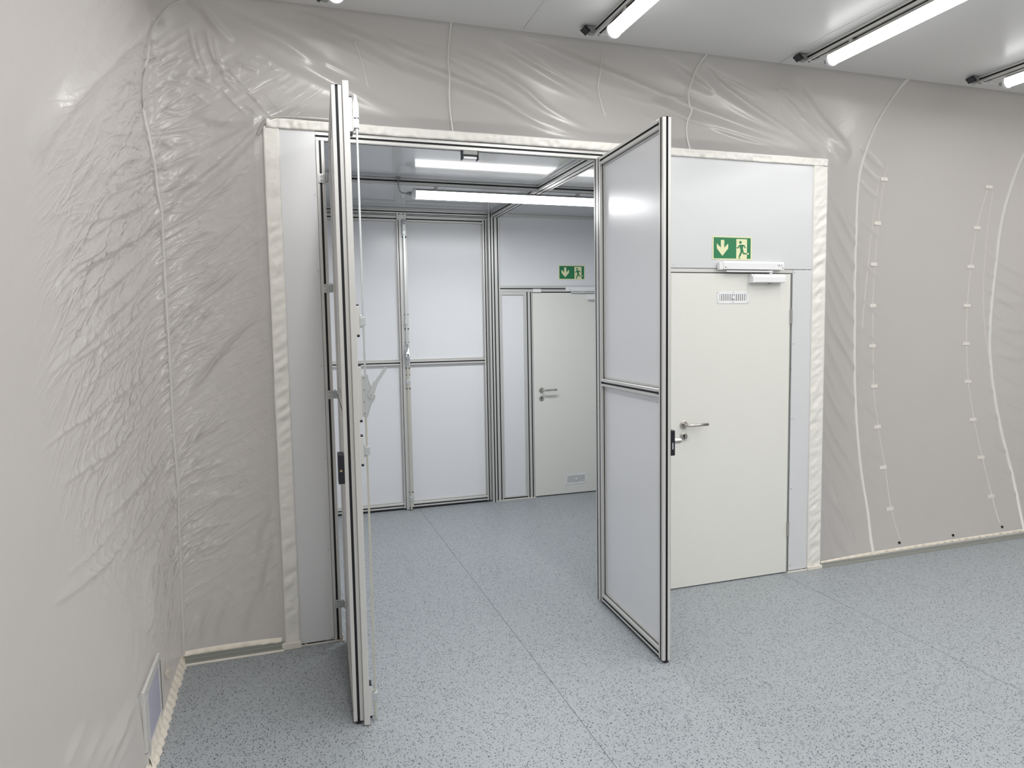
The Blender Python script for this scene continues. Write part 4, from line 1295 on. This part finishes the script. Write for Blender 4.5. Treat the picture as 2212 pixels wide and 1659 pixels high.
# ------------------------------------------------------------------ vestibule: back wall
wb = empty('wall_back', (0, D, 0), kind='structure')
PY = .045
def pv(name, axis, a, b, u0, v0, u1, v1, **k): return profobj(name, wb, axis, a, b, u0, v0, u1, v1, **k)
# posts (local y: 0 = inner face plane)
pv('frame_post', 'z', 0, HV, .178, -.006, .223, .039)
pv('frame_post', 'z', 0, HV, 1.943, -.050, 1.988, .039)
pv('frame_post', 'z', 0, HV, 1.988, -.010, 2.067, .035)
pv('frame_header', 'x', .223, 1.943, -.020, 2.862, .035, HV)
pv('frame_header', 'x', .223, 1.943, -.006, 2.834, .039, 2.862, slots='')
box('slot_cover', (.223, -.0068, 2.845), (1.943, -.004, 2.851), 'black', wb); box('slot_cover', (.223, -.0068, 2.857), (1.943, -.004, 2.861), 'black', wb)
pv('frame_header', 'x', 2.067, 3.45, -.010, 2.872, .035, HV)
pv('frame_rail', 'x', 2.067, 3.45, -.006, 2.128, .039, 2.190)
pv('frame_post', 'z', .0, 2.128, 2.334, -.006, 2.410, .039)
pv('frame_post', 'z', .0, 2.128, 3.345, -.006, 3.45, .039)
pv('frame_rail', 'x', 2.067, 2.334, -.004, .0, .035, .034)
pv('frame_rail', 'x', 2.067, 2.334, -.004, 2.096, .035, 2.128, slots='')
pv('frame_post', 'z', .034, 2.096, 2.067, -.004, 2.085, .035, slots='')
pv('frame_post', 'z', .034, 2.096, 2.314, -.004, 2.334, .035, slots='')
box('cover_panel', (2.067, .010, 2.190), (3.45, .016, 2.872), 'panel_leaf', wb)
box('cover_panel', (2.085, .012, .034), (2.314, .018, 2.096), 'panel_leaf', wb)
box('backing', (.15, .06, 0), (3.5, .08, 2.95), 'dark', wb)
box('sill_strip', (1.94, -.016, 0), (2.42, -.006, .006), 'sill', wb)
bm = bmesh.new()
bx(bm, (1.049, -.022, 2.800), (1.139, -.008, 2.876), .002, 0)
for xx in (1.072, 1.116): cyl(bm, (xx, -.022, 2.858), (xx, -.0235, 2.858), .006, 12, 1)
obj('strike_plate', bm, ['alu', 'dark'], wb)
box('sensor', (2.413, -.024, 2.122), (2.500, -.006, 2.156), 'whiteplastic', wb, .003)

def child_scale(root, sx_, sz_):
    root.scale = (sx_, 1, sz_)
d4 = copy_tree(d1); d4.name = 'door_4'; d4.location = (1.940, D + .045, 0.0); d4.rotation_euler = (0, 0, math.pi); child_scale(d4, .972, 1.0205)
tag(d4, 'closed right leaf of the double door at the far end of the vestibule, lock rods on its left edge', 'door')
d5 = copy_tree(d2); d5.name = 'door_5'; d5.location = (.226, D + .045, 0.0); d5.rotation_euler = (0, 0, math.pi); child_scale(d5, 1.0, 1.0205)
tag(d5, 'closed left leaf of the double door at the far end of the vestibule, partly behind the open leaf', 'door')
for ch in list(d5.children):
    if ch.name.startswith('clip'): bpy.data.objects.remove(ch)

d6 = empty('door_6', (2.413, D - .004, 0), kind='structure', label='white escape door with grille near its foot, at the back of the vestibule', cat='door')
W6 = .93
box('leaf', (0, 0, .010), (W6, .040, 2.118), 'door', d6, .002)
rosette(d6, .081, 0, 1.120); rosette(d6, .081, 0, 1.035, False)
vent_grille(d6, .340, .584, .104, .214, 0)
closer(d6, .360, .860, 2.134, 2.182, .598, .850, 2.046, 2.106, 0, lettering=False)
bm = bmesh.new()
prism(bm, [(.665, .885), (.700, .879), (.86, .879), (.86, .898), (.700, .898)], 'y', -.060, -.040)
bx(bm, (.74, -.045, .880), (.76, 0, .896)); bx(bm, (.84, -.045, .880), (.86, 0, .896))
obj('pull', bm, 'whiteplastic', d6)

# vestibule side walls and ceiling
wi = empty('wall_inner_left', (0, 0, 0), kind='structure')
box('cover_panel', (.150, .08, 0), (.175, D, 1.41), 'panel_leaf', wi); box('cover_panel', (.150, .08, 1.455), (.175, D, HV), 'panel_leaf', wi)
profobj('frame_rail', wi, 'y', .08, D - .01, .140, 1.41, .185, 1.455)
profobj('frame_post', wi, 'z', 0, HV, .142, 1.34, .187, 1.385)
wr = empty('wall_inner_right', (0, 0, 0), kind='structure')
box('cover_panel', (3.47, .08, 0), (3.49, D, 1.41), 'panel_leaf', wr); box('cover_panel', (3.47, .08, 1.455), (3.49, D, HV), 'panel_leaf', wr)
profobj('frame_rail', wr, 'y', .08, D - .01, 3.452, 1.41, 3.497, 1.455)
profobj('frame_post', wr, 'z', 0, HV, 3.452, 1.34, 3.497, 1.385)
cv = empty('ceiling', (0, 0, HV), kind='structure')
for (x0, x1, y0, y1) in ((.15, 1.975, .06, 1.345), (2.065, 3.5, .06, 1.345), (.15, 1.975, 1.390, D + .03), (2.065, 3.5, 1.390, D + .03)):
    box('ceiling_panel', (x0, y0, .0), (x1, y1, .012), 'panel_ceil', cv)
box('ceiling_panel', (1.975, .06, .002), (2.065, D, .012), 'panel_ceil', cv); box('ceiling_panel', (.15, 1.345, .002), (3.5, 1.390, .012), 'panel_ceil', cv)
profobj('ceiling_beam', cv, 'x', .15, 1.975, 1.345, -.045, 1.390, .0)
profobj('ceiling_beam', cv, 'x', 2.065, 3.48, 1.345, -.045, 1.390, .0)
profobj('ceiling_beam', cv, 'y', .05, D - .01, 1.975, -.045, 2.065, .0)

# ------------------------------------------------------------------ tent ceiling and unseen walls
ce = empty('ceiling', (0, 0, ZC), kind='structure')
bm = bmesh.new()
bx(bm, (-.9, -6.7, 0.0), (7.6, .45, .02))
obj('ceiling_film', bm, 'ceilfab', ce)
def ceil_seam(pts, w=.008):
    bm = bmesh.new()
    tube(bm, [(a, b, .0) for a, b in pts], w / 2, 6)
    obj('seam', bm, 'seam', ce)
ceil_seam([(1.40, -6.6), (1.375, -.6), (1.381, -.03)], .005)
ceil_seam([(3.26, -6.6), (3.20, -1.2), (3.192, -.95), (3.168, -.5), (3.172, -.25), (3.192, .0)], .006)
ceil_seam([(4.95, -6.6), (4.90, -1.2), (4.88, -.02)], .005)
wrt = empty('wall_right', (0, 0, 0), kind='structure')
box('fabric', (7.38, -6.6, .02), (7.42, .45, ZC), 'fabric', wrt)
wre = empty('wall_rear', (0, 0, 0), kind='structure')
box('fabric', (-.85, -6.62, .02), (7.4, -6.58, ZC), 'fabric', wre)

# ------------------------------------------------------------------ ceiling lamps
def lamp(x, y0, L, z, emat, label, group, beam=True, first=None, zc=None):
    t = empty('tube_lamp', (x, y0, z), label=label, cat='ceiling lamp', group=group)
    r = .039
    # diffuser: lower 3/4 of a round tube plus opaque back
    def arc(a0, a1, n): return [(r * math.cos(a0 + (a1 - a0) * k / n), r * math.sin(a0 + (a1 - a0) * k / n)) for k in range(n + 1)]
    bm = bmesh.new()
    prism(bm, arc(math.radians(150), math.radians(390), 16), 'y', -L, 0)
    for f in bm.faces: f.smooth = len(f.verts) == 4
    obj('diffuser', bm, emat, t)
    bm = bmesh.new()
    prism(bm, arc(math.radians(30), math.radians(150), 8), 'y', -L, 0)
    obj('lamp_back', bm, 'greyplastic', t)
    for ye, s in ((0, 1), (-L, -1)):
        bm = bmesh.new()
        cyl(bm, (0, ye, 0), (0, ye + s * .016, 0), .043, 28); cyl(bm, (0, ye + s * .016, 0), (0, ye + s * .028, 0), .040, 28, 0, .026)
        e = obj('end_ring', bm, 'whiteplastic', t)
        bm = bmesh.new(); cyl(bm, (0, ye + s * .028, .0), (0, ye + s * .060, .0), .012, 14); cyl(bm, (0, ye + s * .036, .0), (0, ye + s * .046, .0), .015, 6)
        obj('cable_gland', bm, 'greyplastic', e)
    ld = bpy.data.lights.new('led_strip', 'AREA')
    ld.shape = 'RECTANGLE'; ld.size = .05; ld.size_y = L - .04
    ld.energy = LAMP_WATT_IN if emat == 'emit_in' else LAMP_WATT
    ld.color = (1, .99, .975) if emat != 'emit_in' else (.97, .985, 1)
    lo = bpy.data.objects.new('led_strip', ld); link(lo, t); lo.location = (0, -L / 2, -r - .002)
    for yy in (-.16, -L + .16):
        bm = bmesh.new()
        bx(bm, (-.020, yy - .014, .030), (.020, yy + .014, .054), .002); bx(bm, (-.030, yy - .010, .022), (.030, yy + .010, .034), .002)
        obj('clip', bm, 'steel', t)
    return t
LX = (.30, 1.79, 3.28, 4.77, 6.26)
for i, x in enumerate(LX):
    b = empty('lamp_rail', (x, 0, ZC), label=['aluminium lamp rail on the ceiling, leftmost, only its end in frame', 'aluminium lamp rail on the ceiling above the right door leaf', 'aluminium lamp rail on the ceiling right of the escape door', 'aluminium lamp rail on the ceiling, rightmost in the frame', 'aluminium lamp rail beyond the right edge'][i], cat='rail', group='lamp rails under the tent ceiling')
    profobj('beam', b, 'y', -6.4, -.16, -.0225, -.045, .0225, -.0005)
    bm = bmesh.new()
    prism(bm, [(-.085, -.010), (-.0225, -.004), (-.0225, -.044), (-.050, -.044)], 'y', -.185, -.150)
    obj('end_bracket', bm, 'greyplastic', b)
    bm = bmesh.new()
    prism(bm, [(-.100, -.018), (-.088, -.006), (-.056, -.036), (-.066, -.044)], 'y', -.195, -.140)
    obj('bracket_cap', bm, 'blackplastic', b)
    for j, y0 in enumerate((-.38, -2.10, -3.82, -5.52)):  # rows behind the first are unseen, set closer for more frontal wall light
        if j == 0:
            lab = ['tube lamp whose tip just shows at the top edge, left of centre', 'tube lamp on the rail above the right door leaf', 'long tube lamp on the rail right of the escape door', 'tube lamp at the right edge under the ceiling', 'tube lamp beyond the right edge'][i]
        else: lab = '%s tube lamp along the %s lamp rail, outside the frame' % (['', 'second', 'third', 'fourth'][j], ['leftmost', 'second from left', 'middle', 'second from right', 'rightmost'][i])
        tl = lamp(x, y0, 1.5 if j < 3 else .95, ZC - .100, 'emit', lab, 'tube lamps under the tent ceiling')
        if j == 0:
            bm = bmesh.new()
            tube(bm, [(-.030, .18, .052), (-.032, .165, .045), (-.010, .145, .032), (.0, .10, .02), (0, .05, .0)], .003, 6)
            obj('cable', bm, 'whiteplastic', tl)
            bm = bmesh.new(); cyl(bm, (.014, .145, .052), (.014, .145, .036), .013, 16); obj('plug', bm, 'whiteplastic', tl)

t = lamp(0, 0, 1.5, 0, 'emit_in', 'tube lamp under the ceiling beam inside the vestibule', None)
t.location = (.985, 1.367, 2.792); t.rotation_euler = (0, 0, math.pi / 2)   # local -y runs along +x
cb = empty('lamp_cable', (.85, 1.25, HV), label='grey cable dropping from the vestibule ceiling to the end of its tube lamp', cat='cable')
bm = bmesh.new(); cyl(bm, (0, .06, 0), (0, .06, -.012), .018, 16); cyl(bm, (0, .06, -.012), (0, .06, -.026), .012, 6); obj('cable_gland', bm, 'greyplastic', cb)
bm = bmesh.new(); tube(bm, [(0, .06, -.02), (.002, .07, -.06), (.012, .10, -.095), (.035, .115, -.106), (.075, .117, -.108)], .0045, 8); obj('cord', bm, 'greyplastic', cb)

# ------------------------------------------------------------------ escape signs
def sign(x0, z0, w, y, label):
    h = w / 2
    t = empty('exit_sign', (x0, y, z0), label=label, cat='sign', group='green escape signs')
    box('board', (0, -.002, 0), (w, 0, h), 'cream', t)
    k = h / 150.0       # drawing unit: board is 300 x 150
    def P(pts): return [(a * k, b * k) for a, b in pts]
    bm = bmesh.new()
    prism(bm, P([(9, 8), (291, 8), (291, 142), (9, 142)]), 'y', -.0026, -.002); obj('green_field', bm, 'green', t)
    bm = bmesh.new()
    prism(bm, P([(62, 126), (62, 76), (32, 104), (32, 72), (74, 24), (118, 72), (118, 104), (88, 76), (88, 126)]), 'y', -.0031, -.0026); obj('arrow', bm, 'cream', t)
    bm = bmesh.new()
    prism(bm, P([(180, 8), (262, 8), (262, 134), (180, 134)]), 'y', -.0031, -.0026); obj('doorway', bm, 'cream', t)
    bm = bmesh.new()
    y0, y1 = -.0036, -.0031
    cyl(bm, (211 * k, y1, 113 * k), (211 * k, y0, 113 * k), 9.5 * k, 18)
    for qi, q in enumerate([[(205, 98), (226, 98), (233, 88), (229, 62), (212, 62), (207, 80)],      # trunk
              [(207, 98), (198, 92), (190, 80), (181, 80), (181, 74), (194, 74), (208, 88)],        # back arm
              [(224, 98), (240, 97), (253, 79), (247, 75), (237, 89), (224, 90)],           # front arm
              [(212, 66), (229, 66), (226, 50), (208, 18), (196, 18), (212, 52)],                  # standing leg
              [(216, 68), (232, 66), (238, 46), (262, 44), (262, 36), (232, 37), (226, 52)],       # raised leg
              [(200, 14), (212, 14), (206, 8), (196, 8)]]):
        prism(bm, P(q), 'y', y0 - .00012 * (qi + 1), y1)
    obj('running_figure', bm, 'green', t)
    bm = bmesh.new()
    prism(bm, P([(262, 44), (275, 46), (277, 38), (271, 34), (262, 36)]), 'y', y0, y1); obj('foot', bm, 'cream', t)
    return t
sign(2.684, 2.188, .305, -.0002, 'green and cream escape sign with down arrow on the front panel above the white door')
sign(2.706, 2.254, .294, D + .009, 'smaller green and cream escape sign inside the vestibule, above the far white door')

# ------------------------------------------------------------------ air vent in the left cloth wall
av = empty('air_vent', (XL, -.82, .0), label='white framed air vent with violet-grey filter, low in the left cloth wall', cat='vent')
bm = bmesh.new()
y0, y1, z0, z1 = -.178, .182, .098, .352
for (a, b, c, d) in ((y0, z1 - .040, y1, z1), (y0, z0, y1, z0 + .006), (y0, 0.02, y0 + .075, z1 - .04), (y1 - .040, z0, y1, z1 - .04)):
    bx(bm, (-.006, a, b), (.006, c, d), .002)
obj('vent_frame', bm, 'ventframe', av)
box('filter', (-.004, y0 + .07, z0), (.004, y1 - .035, z1 - .03), 'filter', av)
bm = bmesh.new()
bx(bm, (.006, y1 - .012, z0), (.0075, y1 - .009, z1 - .03)); obj('frame_joint', bm, 'dark', av)
# crumpled tape beside the vent
bm = bmesh.new()
pts = [(-.53, .20), (-.50, .175), (-.47, .15), (-.44, .13), (-.41, .11)]
pr = None
for i, (yy, zz) in enumerate(pts):
    row = [bm.verts.new((XL + .004 + .008 * abs(noise.noise(Vector((i * 1.7, k * 2.1, 3)))), yy + k * .012, zz + k * .010)) for k in range(4)]
    if pr:
        for k in range(3): bm.faces.new([pr[k], pr[k + 1], row[k + 1], row[k]])
    pr = row
tp = obj('tape_piece', bm, 'hem')
tag(tp, 'crumpled piece of white tape on the left cloth wall beside the vent', 'tape')
